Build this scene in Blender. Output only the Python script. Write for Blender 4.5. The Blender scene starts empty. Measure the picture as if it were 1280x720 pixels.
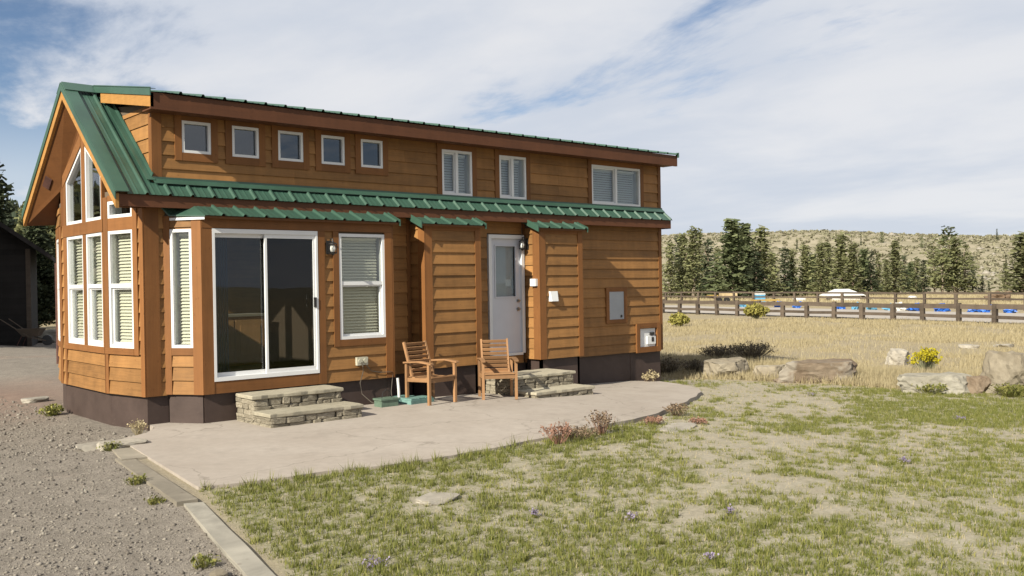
import bpy, math, random
import numpy as np
from mathutils import Vector, Matrix

random.seed(7)
scene = bpy.context.scene
col = scene.collection

# ------------------------------------------------------------------ camera
CAM = Vector((-4.691, -12.698, 1.933))
YAW, PITCH, ROLL, FPX = .725, -.006, .016, 1180.4
cam_d = bpy.data.cameras.new('camera')
cam = bpy.data.objects.new('camera', cam_d); col.objects.link(cam)
F0 = Vector((math.sin(YAW), math.cos(YAW), 0)); R0 = Vector((math.cos(YAW), -math.sin(YAW), 0)); U0 = Vector((0, 0, 1))
FW = F0*math.cos(PITCH) + U0*math.sin(PITCH); UP = U0*math.cos(PITCH) - F0*math.sin(PITCH)
RT = R0*math.cos(ROLL) - UP*math.sin(ROLL); UQ = R0*math.sin(ROLL) + UP*math.cos(ROLL)
m = Matrix((RT, UQ, -FW)).transposed().to_4x4(); m.translation = CAM
cam.matrix_world = m
cam_d.sensor_fit = 'HORIZONTAL'; cam_d.sensor_width = 36; cam_d.lens = 36*FPX/1280
cam_d.clip_start = .1; cam_d.clip_end = 6000
scene.camera = cam

# ------------------------------------------------------------------ sky, sun, exposure
SUN = Vector((-4.26, -1.0, 2.70)).normalized()
w = bpy.data.worlds.new('World'); scene.world = w; w.use_nodes = True
nt = w.node_tree; N = nt.nodes; L = nt.links; N.clear()
def nd(t, **k):
    n = N.new(t)
    for a, b in k.items(): setattr(n, a, b)
    return n
def mth(op, a, b=None, c=None, cl=False):
    n = nd('ShaderNodeMath', operation=op, use_clamp=cl)
    for i, v in enumerate((a, b, c)):
        if v is None: continue
        if isinstance(v, (int, float)): n.inputs[i].default_value = v
        else: L.new(v, n.inputs[i])
    return n.outputs[0]
def rmp(v, a, b, lo=0., hi=1., sm=True):
    n = nd('ShaderNodeMapRange', interpolation_type='SMOOTHSTEP' if sm else 'LINEAR')
    L.new(v, n.inputs[0])
    for i, q in enumerate((a, b, lo, hi)): n.inputs[i+1].default_value = q
    return n.outputs[0]
sky = nd('ShaderNodeTexSky', sky_type='NISHITA', sun_disc=False)
sky.sun_elevation = math.asin(SUN.z); sky.sun_rotation = math.atan2(SUN.x, SUN.y)
sky.altitude = 2300; sky.air_density = 1.0; sky.dust_density = .6; sky.ozone_density = 1.5
tc = nd('ShaderNodeTexCoord'); sp = nd('ShaderNodeSeparateXYZ'); L.new(tc.outputs['Generated'], sp.inputs[0])
den = mth('ADD', mth('MAXIMUM', sp.outputs[2], 0.0), .16)
cx = mth('DIVIDE', sp.outputs[0], den); cyv = mth('DIVIDE', sp.outputs[1], den)
def cnoise(sx, sy, rot, scale, detail, rough, off, dist=0.):
    cb = nd('ShaderNodeCombineXYZ'); L.new(cx, cb.inputs[0]); L.new(cyv, cb.inputs[1])
    mp = nd('ShaderNodeMapping'); mp.inputs['Rotation'].default_value = (0, 0, rot); mp.inputs['Scale'].default_value = (sx, sy, 1)
    mp.inputs['Location'].default_value = off
    L.new(cb.outputs[0], mp.inputs[0])
    n = nd('ShaderNodeTexNoise'); n.inputs['Scale'].default_value = scale; n.inputs['Detail'].default_value = detail
    n.inputs['Roughness'].default_value = rough; n.inputs['Distortion'].default_value = dist
    L.new(mp.outputs[0], n.inputs['Vector']); return n.outputs[0]
ROTC = .75
big = cnoise(1.0, .7, ROTC, .42, 2, .5, (11.73, 13.28, 0))
wisp = cnoise(1.0, .45, ROTC, 1.7, 9, .62, (1.7, 8.2, 0), .35)
fine = cnoise(1.0, .8, ROTC, 4.5, 8, .6, (3.1, .4, 2), .2)
cov = mth('ADD', mth('MULTIPLY', big, 1.15), mth('ADD', mth('MULTIPLY', wisp, .62), mth('MULTIPLY', fine, .18)))
mask = rmp(cov, .815, .965, 0, .96)
low = rmp(sp.outputs[2], .01, .21, .88, 0)          # pale veil towards the horizon
mask = mth('MAXIMUM', mask, low)
shade = cnoise(1.0, .7, ROTC, 1.15, 6, .55, (9.1, 4.4, 3), .2)
cr = nd('ShaderNodeMix', data_type='RGBA'); L.new(rmp(shade, .38, .66), cr.inputs[0])
cr.inputs[6].default_value = (.66, .71, .80, 1); cr.inputs[7].default_value = (.84, .85, .88, 1)
bg1 = nd('ShaderNodeBackground'); L.new(sky.outputs[0], bg1.inputs[0]); bg1.inputs[1].default_value = .055
bg2 = nd('ShaderNodeBackground'); L.new(cr.outputs[2], bg2.inputs[0]); bg2.inputs[1].default_value = .51
mx = nd('ShaderNodeMixShader'); L.new(mask, mx.inputs[0]); L.new(bg1.outputs[0], mx.inputs[1]); L.new(bg2.outputs[0], mx.inputs[2])
out = nd('ShaderNodeOutputWorld'); L.new(mx.outputs[0], out.inputs[0])
sl = bpy.data.lights.new('sun', 'SUN'); sl.energy = 5.0; sl.angle = math.radians(.55); sl.color = (1, .945, .80)
so = bpy.data.objects.new('sun', sl); col.objects.link(so); so.rotation_euler = SUN.to_track_quat('Z', 'Y').to_euler(); so.location = (-20, -10, 20)
vs = scene.view_settings; vs.view_transform = 'Standard'; vs.look = 'None'; vs.exposure = 0.90; vs.gamma = 1; vs.use_curve_mapping = False

# ------------------------------------------------------------------ materials
class MT:
    """tiny node helper"""
    def __init__(s, name):
        s.m = bpy.data.materials.new(name); s.m.use_nodes = True; s.t = s.m.node_tree; s.N = s.t.nodes; s.L = s.t.links
        s.N.clear(); s.o = s.N.new('ShaderNodeOutputMaterial'); s.b = s.N.new('ShaderNodeBsdfPrincipled'); s.L.new(s.b.outputs[0], s.o.inputs[0])
        s._tc = None
    def n(s, t, **k):
        q = s.N.new(t)
        for a, b in k.items(): setattr(q, a, b)
        return q
    def put(s, v, sock):
        if hasattr(v, 'is_linked') or hasattr(v, 'links'): s.L.new(v, sock)
        else: sock.default_value = v
    def co(s, which='Object', scale=(1, 1, 1)):
        if s._tc is None: s._tc = s.n('ShaderNodeTexCoord')
        mp = s.n('ShaderNodeMapping'); mp.inputs['Scale'].default_value = scale; s.L.new(s._tc.outputs[which], mp.inputs[0]); return mp.outputs[0]
    def geo(s):
        return s.n('ShaderNodeNewGeometry').outputs['Position']
    def noise(s, vec, scale, detail=4, rough=.55, dist=0):
        q = s.n('ShaderNodeTexNoise'); q.inputs['Scale'].default_value = scale; q.inputs['Detail'].default_value = detail
        q.inputs['Roughness'].default_value = rough; q.inputs['Distortion'].default_value = dist; s.L.new(vec, q.inputs['Vector']); return q.outputs[0]
    def math(s, op, a, b=0., c=0.):
        q = s.n('ShaderNodeMath', operation=op)
        for i, v in enumerate((a, b, c)): s.put(v, q.inputs[i])
        return q.outputs[0]
    def rng(s, v, a, b, lo=0., hi=1.):
        q = s.n('ShaderNodeMapRange'); s.put(v, q.inputs[0])
        for i, k in enumerate((a, b, lo, hi)): q.inputs[i+1].default_value = k
        return q.outputs[0]
    def mix(s, f, a, b, mode='MIX'):
        q = s.n('ShaderNodeMix', data_type='RGBA', blend_type=mode); s.put(f, q.inputs[0])
        for i, v in ((6, a), (7, b)):
            if isinstance(v, tuple): q.inputs[i].default_value = (*v[:3], 1)
            else: s.L.new(v, q.inputs[i])
        return q.outputs[2]
    def val(s, c, v):
        q = s.n('ShaderNodeHueSaturation'); q.inputs['Saturation'].default_value = 1; s.put(v, q.inputs['Value'])
        if isinstance(c, tuple): q.inputs['Color'].default_value = (*c[:3], 1)
        else: s.L.new(c, q.inputs['Color'])
        return q.outputs[0]
    def rnd(s): return s.n('ShaderNodeObjectInfo').outputs['Random']
    def attr(s, name): return s.n('ShaderNodeAttribute', attribute_name=name).outputs['Fac']
    def bump(s, h, strength=.3, dist=.01):
        q = s.n('ShaderNodeBump'); q.inputs['Strength'].default_value = strength; q.inputs['Distance'].default_value = dist
        s.L.new(h, q.inputs['Height']); s.L.new(q.outputs[0], s.b.inputs['Normal'])
    def fin(s, c, rough=.8, spec=.3, metal=0., k=.71):
        if k != 1: c = s.val(c, k) if not isinstance(c, tuple) else tuple(q*k for q in c[:3])
        if isinstance(c, tuple): s.b.inputs['Base Color'].default_value = (*c[:3], 1)
        else: s.L.new(c, s.b.inputs['Base Color'])
        s.put(rough, s.b.inputs['Roughness']); s.b.inputs['Specular IOR Level'].default_value = spec; s.b.inputs['Metallic'].default_value = metal
        return s.m

def wood(name, c, vertical=False, rough=.62, var=.34, streak=.6, grain=38, wear=None):
    M = MT(name)
    sc = (grain, grain, 1.3) if vertical else (1.6, 1.6, grain)
    v = M.co('Object', sc)
    off = M.n('ShaderNodeVectorMath', operation='ADD'); M.L.new(v, off.inputs[0])
    cmb = M.n('ShaderNodeCombineXYZ'); r = M.rnd(); M.L.new(M.math('MULTIPLY', r, 37.), cmb.inputs[0]); M.L.new(M.math('MULTIPLY', r, 91.), cmb.inputs[1]); M.L.new(cmb.outputs[0], off.inputs[1])
    g = M.noise(off.outputs[0], 1.0, 6, .65, .6)
    blotch = M.noise(M.co('Object'), 2.3, 4, .6)
    k = M.math('ADD', M.math('MULTIPLY', M.rng(g, .25, .75, -1, 1), var*streak), M.math('MULTIPLY', M.rng(blotch, .3, .7, -1, 1), var*.45))
    k = M.math('ADD', k, M.math('MULTIPLY', M.math('SUBTRACT', r, .5), var*1.35))
    cc = M.val(c, M.math('ADD', k, 1.0))
    dark = tuple(x*f for x, f in zip(c, (.55, .48, .45)))
    cc = M.mix(M.rng(g, .60, .78, 0, .55), cc, dark)
    vor = M.n('ShaderNodeTexVoronoi'); vor.inputs['Scale'].default_value = 1.0; M.L.new(M.co('Object', (5.5, 5.5, 14) if not vertical else (14, 14, 5.5)), vor.inputs['Vector'])
    cc = M.mix(M.rng(vor.outputs['Distance'], .13, .05, 0, .6), cc, dark)
    drip = M.noise(M.co('Object', (9, 9, .7)), 1.0, 5, .6); cc = M.val(cc, M.rng(drip, .35, .7, 1.04, .90))
    if wear:
        wn = M.noise(M.co('Object', (1, 1, 5)), 5.5, 8, .7)
        cc = M.mix(M.rng(wn, .66, .74, 0, .5), cc, wear)
    M.bump(g, .25, .004)
    return M.fin(cc, M.rng(g, 0, 1, rough-.12, rough+.15), .25)

WOOD = (.325, .160, .053); TRIM = (.235, .098, .030)
M_side = wood('cedar_siding', WOOD, False, wear=(.42, .27, .14))
M_trimv = wood('cedar_trim_vertical', TRIM, True, var=.24)
M_trimh = wood('cedar_trim_horizontal', TRIM, False, var=.24)
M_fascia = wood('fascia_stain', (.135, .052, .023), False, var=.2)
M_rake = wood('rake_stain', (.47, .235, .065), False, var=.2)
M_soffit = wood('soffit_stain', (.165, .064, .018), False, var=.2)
M_chair = wood('chair_teak', (.37, .20, .095), False, var=.34, grain=60)
M_chairv = wood('chair_teak_upright', (.37, .20, .095), True, var=.34, grain=60)
M_core = MT('interior_board').fin((.15, .11, .075), .8)
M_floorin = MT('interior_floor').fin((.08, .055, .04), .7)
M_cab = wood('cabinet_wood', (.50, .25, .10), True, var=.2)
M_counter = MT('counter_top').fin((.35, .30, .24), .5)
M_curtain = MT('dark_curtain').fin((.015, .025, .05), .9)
def simple(name, c, rough=.6, spec=.4, nscale=None, amt=.2, metal=0., bump=0., vec=(1, 1, 1)):
    M = MT(name); cc = c
    if nscale:
        g = M.noise(M.co('Object', vec), nscale, 6, .6)
        k = M.rng(g, .3, .7, 1-amt, 1+amt); cc = M.val(c, k)
        if bump: M.bump(g, bump, .01)
    return M.fin(cc, rough, spec, metal)
M_white = simple('white_vinyl', (.84, .84, .84), .35, .5, 3., .04)
M_doorwhite = simple('white_door_paint', (.66, .68, .74), .4, .4, 2., .05)
M_blind = simple('blind_slat', (.74, .71, .58), .6, .3)
M_blind2 = simple('blind_slat_white', (.70, .72, .74), .6, .3)
M_black = simple('black_metal', (.018, .016, .015), .45, .5)
M_steel = simple('satin_nickel', (.45, .44, .42), .3, .5, metal=1.)
M_grey = simple('grey_enamel', (.40, .42, .45), .45, .5, 4., .06)
M_ivory = simple('ivory_plastic', (.52, .49, .38), .5, .4, 8., .1)
M_pvc = simple('white_pvc', (.75, .75, .73), .4, .4)
M_bulb = simple('frosted_glass', (.85, .85, .8), .25, .6)
M_valve = simple('green_valve_lid', (.13, .19, .14), .6, .3, 12., .2)
M_teal = simple('teal_lid', (.17, .30, .27), .6, .3, 8., .25)
M_cord = simple('grey_cord', (.12, .10, .08), .6, .3)
M_rust = simple('rusty_steel', (.10, .045, .035), .8, .3, 12., .3)
M_blue = simple('blue_tarp', (.03, .14, .55), .5, .4, 2.5, .45, bump=.4)
M_cyan = simple('light_blue_plastic', (.12, .35, .55), .5, .4, 3., .2)
M_canvas = simple('white_canvas', (.74, .73, .70), .8, .2, 1.2, .06)
M_planks = simple('pale_lumber', (.55, .42, .24), .8, .2, 3., .2)
M_yellow = simple('ochre_panel', (.42, .28, .07), .7, .3, 3., .2)

def skirt_mat():
    M = MT('brown_skirting'); v = M.co('Object')
    g = M.noise(v, 3.5, 6, .6); h = M.noise(M.co('Object', (1, 1, 3)), 9, 8, .7)
    c = M.mix(M.rng(g, .3, .7), (.055, .035, .029), (.082, .054, .045))
    c = M.mix(M.rng(h, .66, .72, 0, .6), c, (.20, .155, .12))
    M.bump(h, .25, .006)
    return M.fin(c, .6, .35)
M_skirt = skirt_mat()
def roof_mat():
    M = MT('green_roof_metal'); v = M.co('Object')
    g = M.noise(v, 1.4, 5, .6)
    h = M.noise(M.co('Object', (14, 2, 2)), 1, 5, .6)
    c = M.val((.046, .104, .074), M.math('ADD', M.rng(g, .3, .7, .82, 1.15), M.math('MULTIPLY', M.math('SUBTRACT', h, .5), .25)))
    return M.fin(c, M.rng(g, .2, .8, .32, .5), .5)
M_roof = roof_mat()
def glass(name, tint, rough=0., refl=1.0, dark=1.0):
    M = MT(name); M.N.remove(M.b)
    tr = M.n('ShaderNodeBsdfTransparent'); tr.inputs[0].default_value = (*[t*dark for t in tint], 1)
    gl = M.n('ShaderNodeBsdfGlossy'); gl.inputs['Roughness'].default_value = rough; gl.inputs[0].default_value = (.95, .97, 1, 1)
    wob = M.noise(M.co('Object'), 1.1, 2, .5)
    bp = M.n('ShaderNodeBump'); bp.inputs['Strength'].default_value = .06; bp.inputs['Distance'].default_value = .02; M.L.new(wob, bp.inputs['Height']); M.L.new(bp.outputs[0], gl.inputs['Normal'])
    lw = M.n('ShaderNodeLayerWeight'); lw.inputs[0].default_value = .5
    f = M.math('ADD', M.math('MULTIPLY', M.math('POWER', lw.outputs['Facing'], 5.), .96), .045)   # Schlick, same from both sides
    f = M.math('MINIMUM', M.math('MULTIPLY', f, refl), .95)
    mxs = M.n('ShaderNodeMixShader'); M.L.new(f, mxs.inputs[0]); M.L.new(tr.outputs[0], mxs.inputs[1]); M.L.new(gl.outputs[0], mxs.inputs[2]); M.L.new(mxs.outputs[0], M.o.inputs[0])
    return M.m
M_glass = glass('window_glass', (.93, .945, .93))
M_glass_sky = glass('dormer_glass', (.40, .44, .46), refl=2.2)
M_glass_door = glass('slider_glass', (.72, .76, .76), refl=.75)
M_glass_soft = glass('door_lite_glass', (.8, .84, .86), refl=.6)
M_glass_screen = glass('slider_glass_with_screen', (.50, .50, .50), refl=.6)

def stone_mat(name, a, b, sc=3., bump=.5, spots=None):
    M = MT(name); v = M.co('Object')
    off = M.n('ShaderNodeVectorMath', operation='ADD'); M.L.new(v, off.inputs[0]); cm = M.n('ShaderNodeCombineXYZ'); r = M.rnd()
    M.L.new(M.math('MULTIPLY', r, 53.), cm.inputs[0]); M.L.new(cm.outputs[0], off.inputs[1]); v = off.outputs[0]
    g = M.noise(v, sc, 9, .65, .3); h = M.noise(v, sc*5, 6, .7)
    c = M.mix(M.rng(g, .35, .65), a, b)
    c = M.val(c, M.math('ADD', M.rng(h, .3, .7, .82, 1.15), M.math('MULTIPLY', M.math('SUBTRACT', r, .5), .35)))
    if spots: c = M.mix(M.rng(M.noise(v, sc*.8, 5, .6), .58, .66, 0, .85), c, spots)
    M.bump(M.math('ADD', g, M.math('MULTIPLY', h, .4)), bump, .03)
    return M.fin(c, .88, .2)
M_boulder = stone_mat('tan_granite', (.235, .195, .14), (.33, .285, .215), 1.6)
M_boulder_red = stone_mat('rusty_granite', (.17, .115, .075), (.28, .22, .16), 1.5, spots=(.36, .32, .265))
M_boulder_grey = stone_mat('grey_lichen_granite', (.27, .245, .195), (.37, .34, .28), 1.8, spots=(.40, .375, .32))
M_boulder_pale = stone_mat('pale_granite', (.32, .285, .235), (.41, .37, .31), 1.6)
M_stone = stone_mat('ledge_stone', (.21, .175, .125), (.40, .355, .275), 5., .5)
M_tread = stone_mat('flagstone', (.40, .355, .265), (.48, .43, .33), 2.2, .35)
M_mortar = simple('mortar', (.30, .26, .20), .95, .1, 12, .2, bump=.4)
def concrete():
    M = MT('patio_concrete'); v = M.geo()
    g = M.noise(v, .7, 6, .6); h = M.noise(v, 9, 8, .7); big = M.noise(v, 2.6, 8, .72)
    c = M.mix(M.rng(g, .3, .7), (.385, .330, .280), (.455, .398, .345))
    c = M.val(c, M.rng(h, .25, .75, .90, 1.08))
    c = M.mix(M.rng(big, .52, .70, 0, .65), c, (.33, .285, .245))
    c = M.mix(M.rng(M.noise(v, 5.2, 8, .75), .66, .72, 0, .5), c, (.52, .46, .40))
    wp = M.n('ShaderNodeVectorMath', operation='ADD'); M.L.new(v, wp.inputs[0]); wn = M.n('ShaderNodeTexNoise'); wn.inputs['Scale'].default_value = 1.3; wn.inputs['Detail'].default_value = 5; M.L.new(v, wn.inputs['Vector']); M.L.new(wn.outputs['Color'], wp.inputs[1])
    vo = M.n('ShaderNodeTexVoronoi', feature='DISTANCE_TO_EDGE'); vo.inputs['Scale'].default_value = .38; M.L.new(wp.outputs[0], vo.inputs['Vector'])
    c = M.mix(M.rng(vo.outputs['Distance'], .006, .002, 0, .45), c, (.20, .17, .14))
    c = M.mix(M.rng(M.noise(v, 1.1, 9, .78), .58, .68, 0, .40), c, (.30, .255, .215))
    M.bump(M.math('ADD', h, M.math('MULTIPLY', M.noise(v, 60, 3, .6), .6)), .25, .006)
    return M.fin(c, .9, .2)
M_conc = concrete()
M_timber = wood('weathered_timber', (.27, .235, .185), False, .9, .4, .8, 18)
M_timberp = wood('pale_timber', (.36, .33, .275), False, .9, .4, .8, 18)
M_fence = wood('fence_wood', (.115, .088, .066), False, .9, .35, .6, 12)
M_shed = wood('dark_shed_board', (.020, .017, .015), False, .85, .3, .5, 10)
M_shedroof = simple('dark_shingle', (.035, .030, .028), .9, .2, 6, .3, bump=.4)
M_bark = stone_mat('pine_bark', (.16, .115, .08), (.27, .21, .155), 6., .5)
M_trunkpale = stone_mat('pale_bark', (.34, .27, .20), (.42, .35, .27), 6., .5)

def leaf(name, a, b, rough=.75, trans=.25):
    """foliage: colour varies leaf by leaf through the 'tint' attribute and object by object"""
    M = MT(name); t = M.attr('tint'); r = M.rnd()
    c = M.mix(t, a, b); c = M.val(c, M.math('ADD', M.math('MULTIPLY', r, .30), .65))
    M.fin(c, rough, .2, k=1)
    tl = M.n('ShaderNodeBsdfTranslucent'); M.L.new(c, tl.inputs[0])
    ms = M.n('ShaderNodeMixShader'); ms.inputs[0].default_value = trans
    M.L.new(M.b.outputs[0], ms.inputs[1]); M.L.new(tl.outputs[0], ms.inputs[2]); M.L.new(ms.outputs[0], M.o.inputs[0])
    return M.m
M_pine = leaf('pine_needles', (.085, .108, .048), (.195, .215, .105))
M_pine_olive = leaf('olive_pine_needles', (.125, .135, .058), (.26, .26, .125))
M_pine_dark = leaf('dark_spruce_needles', (.036, .052, .028), (.105, .120, .062))
M_lawn = leaf('lawn_blades', (.115, .140, .026), (.36, .33, .11), trans=.35)
M_dry = leaf('dry_grass_blades', (.40, .325, .185), (.51, .435, .275), trans=.3)
M_sage = leaf('grey_twigs', (.11, .088, .060), (.22, .18, .12), trans=.1)
M_yflow = leaf('yellow_blossom', (.42, .36, .02), (.62, .52, .03), trans=.2)
M_ystem = leaf('rabbitbrush_stem', (.24, .25, .14), (.36, .36, .22), trans=.2)
M_yfar = leaf('olive_yellow_brush', (.24, .22, .05), (.36, .32, .09), trans=.2)
M_red = leaf('red_weed', (.24, .125, .085), (.36, .21, .15), trans=.2)
M_brownweed = leaf('brown_weed', (.17, .115, .075), (.27, .20, .13), trans=.2)
M_purple = leaf('purple_petal', (.26, .20, .34), (.42, .36, .48), trans=.3)
M_scrub = leaf('hill_sage', (.19, .18, .115), (.31, .285, .19), trans=.1)
M_forest = leaf('far_forest', (.025, .038, .022), (.055, .065, .036), trans=.1)

# ------------------------------------------------------------------ mesh helpers
def tag(o, label=None, cat=None, group=None, kind=None):
    if label: o['label'] = label
    if cat: o['category'] = cat
    if group: o['group'] = group
    if kind: o['kind'] = kind
    return o
def empty(name, loc=(0, 0, 0), rz=0., label=None, cat=None, group=None):
    o = bpy.data.objects.new(name, None); col.objects.link(o); o.location = loc; o.rotation_euler = (0, 0, rz); o.empty_display_size = .2
    return tag(o, label, cat, group)
def link(name, me, parent=None):
    o = bpy.data.objects.new(name, me); col.objects.link(o)
    if parent: o.parent = parent
    return o
class Fr:
    """wall frame: a along u, b along outward normal n, c up"""
    def __init__(s, P, u, n): s.P = Vector((*P, 0)) if len(P) == 2 else Vector(P); s.u = Vector((*u, 0)).normalized(); s.n = Vector((*n, 0)).normalized()
    def __call__(s, a, b, c): return s.P + s.u*a + s.n*b + Vector((0, 0, c))
W0 = Fr((0, 0), (1, 0), (0, 1))
class MB:
    def __init__(s): s.v = []; s.f = []
    def add(s, vs, fs):
        k = len(s.v); s.v += [tuple(p) for p in vs]; s.f += [tuple(i+k for i in f) for f in fs]; return s
    def box(s, fr, a0, a1, b0, b1, c0, c1):
        return s.hexa([fr(a, b, c) for c in (c0, c1) for b in (b0, b1) for a in (a0, a1)])
    def hexa(s, p):  # 000 100 010 110 001 101 011 111
        return s.add(p, [(0, 2, 3, 1), (4, 5, 7, 6), (0, 1, 5, 4), (2, 6, 7, 3), (0, 4, 6, 2), (1, 3, 7, 5)])
    def wedge(s, fr, a0, a1, c0, c1, b_bot, b_top, back=.0):
        return s.hexa([fr(a0, back, c0), fr(a1, back, c0), fr(a0, b_bot, c0), fr(a1, b_bot, c0), fr(a0, back, c1), fr(a1, back, c1), fr(a0, b_top, c1), fr(a1, b_top, c1)])
    def poly(s, fr, pts, b0, b1):   # polygon (a,c) extruded between b0 and b1
        n = len(pts); vs = [fr(a, b0, c) for a, c in pts] + [fr(a, b1, c) for a, c in pts]
        fs = [tuple(range(n))[::-1], tuple(range(n, 2*n))] + [(i, (i+1) % n, n+(i+1) % n, n+i) for i in range(n)]
        return s.add(vs, fs)
    def bar(s, p, q, wx, wz, up=(0, 0, 1)):   # rectangular bar from p to q
        p = Vector(p); q = Vector(q); d = (q-p).normalized(); x = d.cross(Vector(up))
        if x.length < 1e-4: x = d.cross(Vector((0, 1, 0)))
        x.normalize(); z = x.cross(d).normalized()
        return s.hexa([e + x*i*wx/2 + z*k*wz/2 for k in (-1, 1) for e in (p, q) for i in (-1, 1)])
    def tube(s, pts, r, n=6, cap=True):
        pts = [Vector(p) for p in pts]; rr = r if isinstance(r, (list, tuple)) else [r]*len(pts); vs = []
        for i, p in enumerate(pts):
            d = (pts[min(i+1, len(pts)-1)] - pts[max(i-1, 0)]).normalized(); x = d.cross(Vector((0, 0, 1)))
            if x.length < 1e-3: x = Vector((1, 0, 0))
            x.normalize(); y = x.cross(d)
            vs += [p + (x*math.cos(2*math.pi*k/n) + y*math.sin(2*math.pi*k/n))*rr[i] for k in range(n)]
        fs = [(i*n+k, i*n+(k+1) % n, (i+1)*n+(k+1) % n, (i+1)*n+k) for i in range(len(pts)-1) for k in range(n)]
        if cap: fs += [tuple(range(n))[::-1], tuple((len(pts)-1)*n+k for k in range(n))]
        return s.add(vs, fs)
    def lathe(s, c, prof, n=12):   # prof: (r,z)
        c = Vector(c); return s.tube([c+Vector((0, 0, z)) for r, z in prof], [max(r, 1e-4) for r, z in prof], n)
    def mesh(s, name, mat, smooth=False):
        me = bpy.data.meshes.new(name); me.from_pydata(s.v, [], s.f); me.materials.append(mat)
        import bmesh
        bm = bmesh.new(); bm.from_mesh(me); bmesh.ops.recalc_face_normals(bm, faces=bm.faces); bm.to_mesh(me); bm.free()
        if smooth: me.polygons.foreach_set('use_smooth', [True]*len(me.polygons))
        return me
    def build(s, name, mat, parent=None, smooth=False): return link(name, s.mesh(name, mat, smooth), parent)
def np_mesh(name, V, Fq, mat, tint=None, smooth=False):
    """V (n,3), Fq (m,k) numpy -> mesh, tint one value per vertex"""
    me = bpy.data.meshes.new(name); n, (mf, k) = len(V), Fq.shape
    me.vertices.add(n); me.vertices.foreach_set('co', np.ascontiguousarray(V, dtype=np.float32).ravel())
    me.loops.add(mf*k); me.loops.foreach_set('vertex_index', np.ascontiguousarray(Fq, dtype=np.int32).ravel())
    me.polygons.add(mf); me.polygons.foreach_set('loop_start', np.arange(0, mf*k, k, dtype=np.int32)); me.polygons.foreach_set('loop_total', np.full(mf, k, dtype=np.int32))
    if smooth: me.polygons.foreach_set('use_smooth', np.ones(mf, dtype=bool))
    me.update(calc_edges=True); me.validate()
    if tint is not None:
        a = me.attributes.new('tint', 'FLOAT', 'POINT'); a.data.foreach_set('value', np.ascontiguousarray(tint, dtype=np.float32))
    me.materials.append(mat); return me
# value noise in numpy
_rs = np.random.RandomState(3); _G = _rs.rand(256, 256)
def vnoise(x, y):
    xi = np.floor(x).astype(int); yi = np.floor(y).astype(int); fx = x-xi; fy = y-yi; fx = fx*fx*(3-2*fx); fy = fy*fy*(3-2*fy)
    g = lambda a, b: _G[a % 256, b % 256]
    return (g(xi, yi)*(1-fx)+g(xi+1, yi)*fx)*(1-fy) + (g(xi, yi+1)*(1-fx)+g(xi+1, yi+1)*fx)*fy
def fbm(x, y, o=4, r=.5):
    s = 0; a = 1; t = 0
    for i in range(o): s = s + a*vnoise(x*2**i+17*i, y*2**i+31*i); t += a; a *= r
    return s/t
def sm(a, b, x):
    t = np.clip((np.asarray(x, dtype=float)-a)/(b-a), 0, 1); return t*t*(3-2*t)

# ------------------------------------------------------------------ terrain
def pz(x, y): return .10 - .2*sm(3.5, 10.5, x) + .008*np.clip(np.asarray(y)+1, -6, 0)
def edge_x(y): return np.interp(y, [-40, -12, -7, -4.1, -1.2, -.6], [-8.5, -2.9, -1.75, -1.1, -.75, -.2])   # timber edge of the lawn
def hillz(x, y):
    """rising ground far away: sage hill to the right, forested hill to the left"""
    dx = x-CAM.x; dy = y-CAM.y; d = np.hypot(dx, dy); az = np.degrees(np.arctan2(dx, dy))
    prof = np.interp(az, [-60, -30, 0, 18, 35, 42, 47, 50, 55, 60, 64, 68, 75, 90, 120], [2.9, 4.4, 4.2, 3.0, 2.5, 2.5, 2.45, 2.55, 2.62, 2.55, 2.2, 1.95, 1.9, 1.6, .6])
    side = sm(-100, -50, az)*(1-sm(100, 140, az))
    D = 330.
    h = (D*np.tan(np.radians(prof))+2.2)*side
    n = (fbm(x/60., y/60., 4)-.5)*.16 + (fbm(x/12., y/12., 3)-.5)*.04
    return sm(150, D, d)*h*(1+n*sm(165, 260, d))*(1-.5*sm(500, 1500, d))
def tz(x, y):
    x = np.asarray(x, dtype=float); y = np.asarray(y, dtype=float)
    lawn = pz(x, y) - .03 - .03*sm(2, 6, x) - .03*sm(0, .6, edge_x(y)-x) - .05*sm(-.9, -.1, y)*sm(1.4, .1, x)
    ww = sm(9, 16.5, x+.25*(y+5)); base = lawn*(1-ww) - .30*ww
    out = sm(.1, 1.2, np.maximum(np.maximum(-.6-x, x-10.8), np.maximum(-5-y, y-4)))
    und = (fbm(x/3.1, y/3.1, 3)-.5)*.10*out*sm(3, 9, np.hypot(x-3, y+2)) + (fbm(x/.7+9, y/.7, 2)-.5)*.030*sm(0, .4, np.maximum(np.maximum(-1-x, x-10.8), np.maximum(-4.9-y, y-4)))
    return base + und + hillz(x, y)
def axis(lo, hi, c0, c1, st, gr):
    a = list(np.arange(c0, c1+1e-6, st)); s = st; v = c1
    while v < hi: s *= gr; v += s; a.append(v)
    s = st; v = c0; b = []
    while v > lo: s *= gr; v -= s; b.append(v)
    return np.array(b[::-1]+a)
gx = axis(-1600, 2200, -9, 24, .16, 1.045); gy = axis(-1200, 2200, -12, 8, .16, 1.045)
X, Y = np.meshgrid(gx, gy, indexing='ij'); Z = tz(X, Y)
nx, ny = X.shape; V = np.stack([X, Y, Z], -1).reshape(-1, 3)
ii = np.arange(nx*ny).reshape(nx, ny); Fq = np.stack([ii[:-1, :-1], ii[1:, :-1], ii[1:, 1:], ii[:-1, 1:]], -1).reshape(-1, 4)
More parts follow.
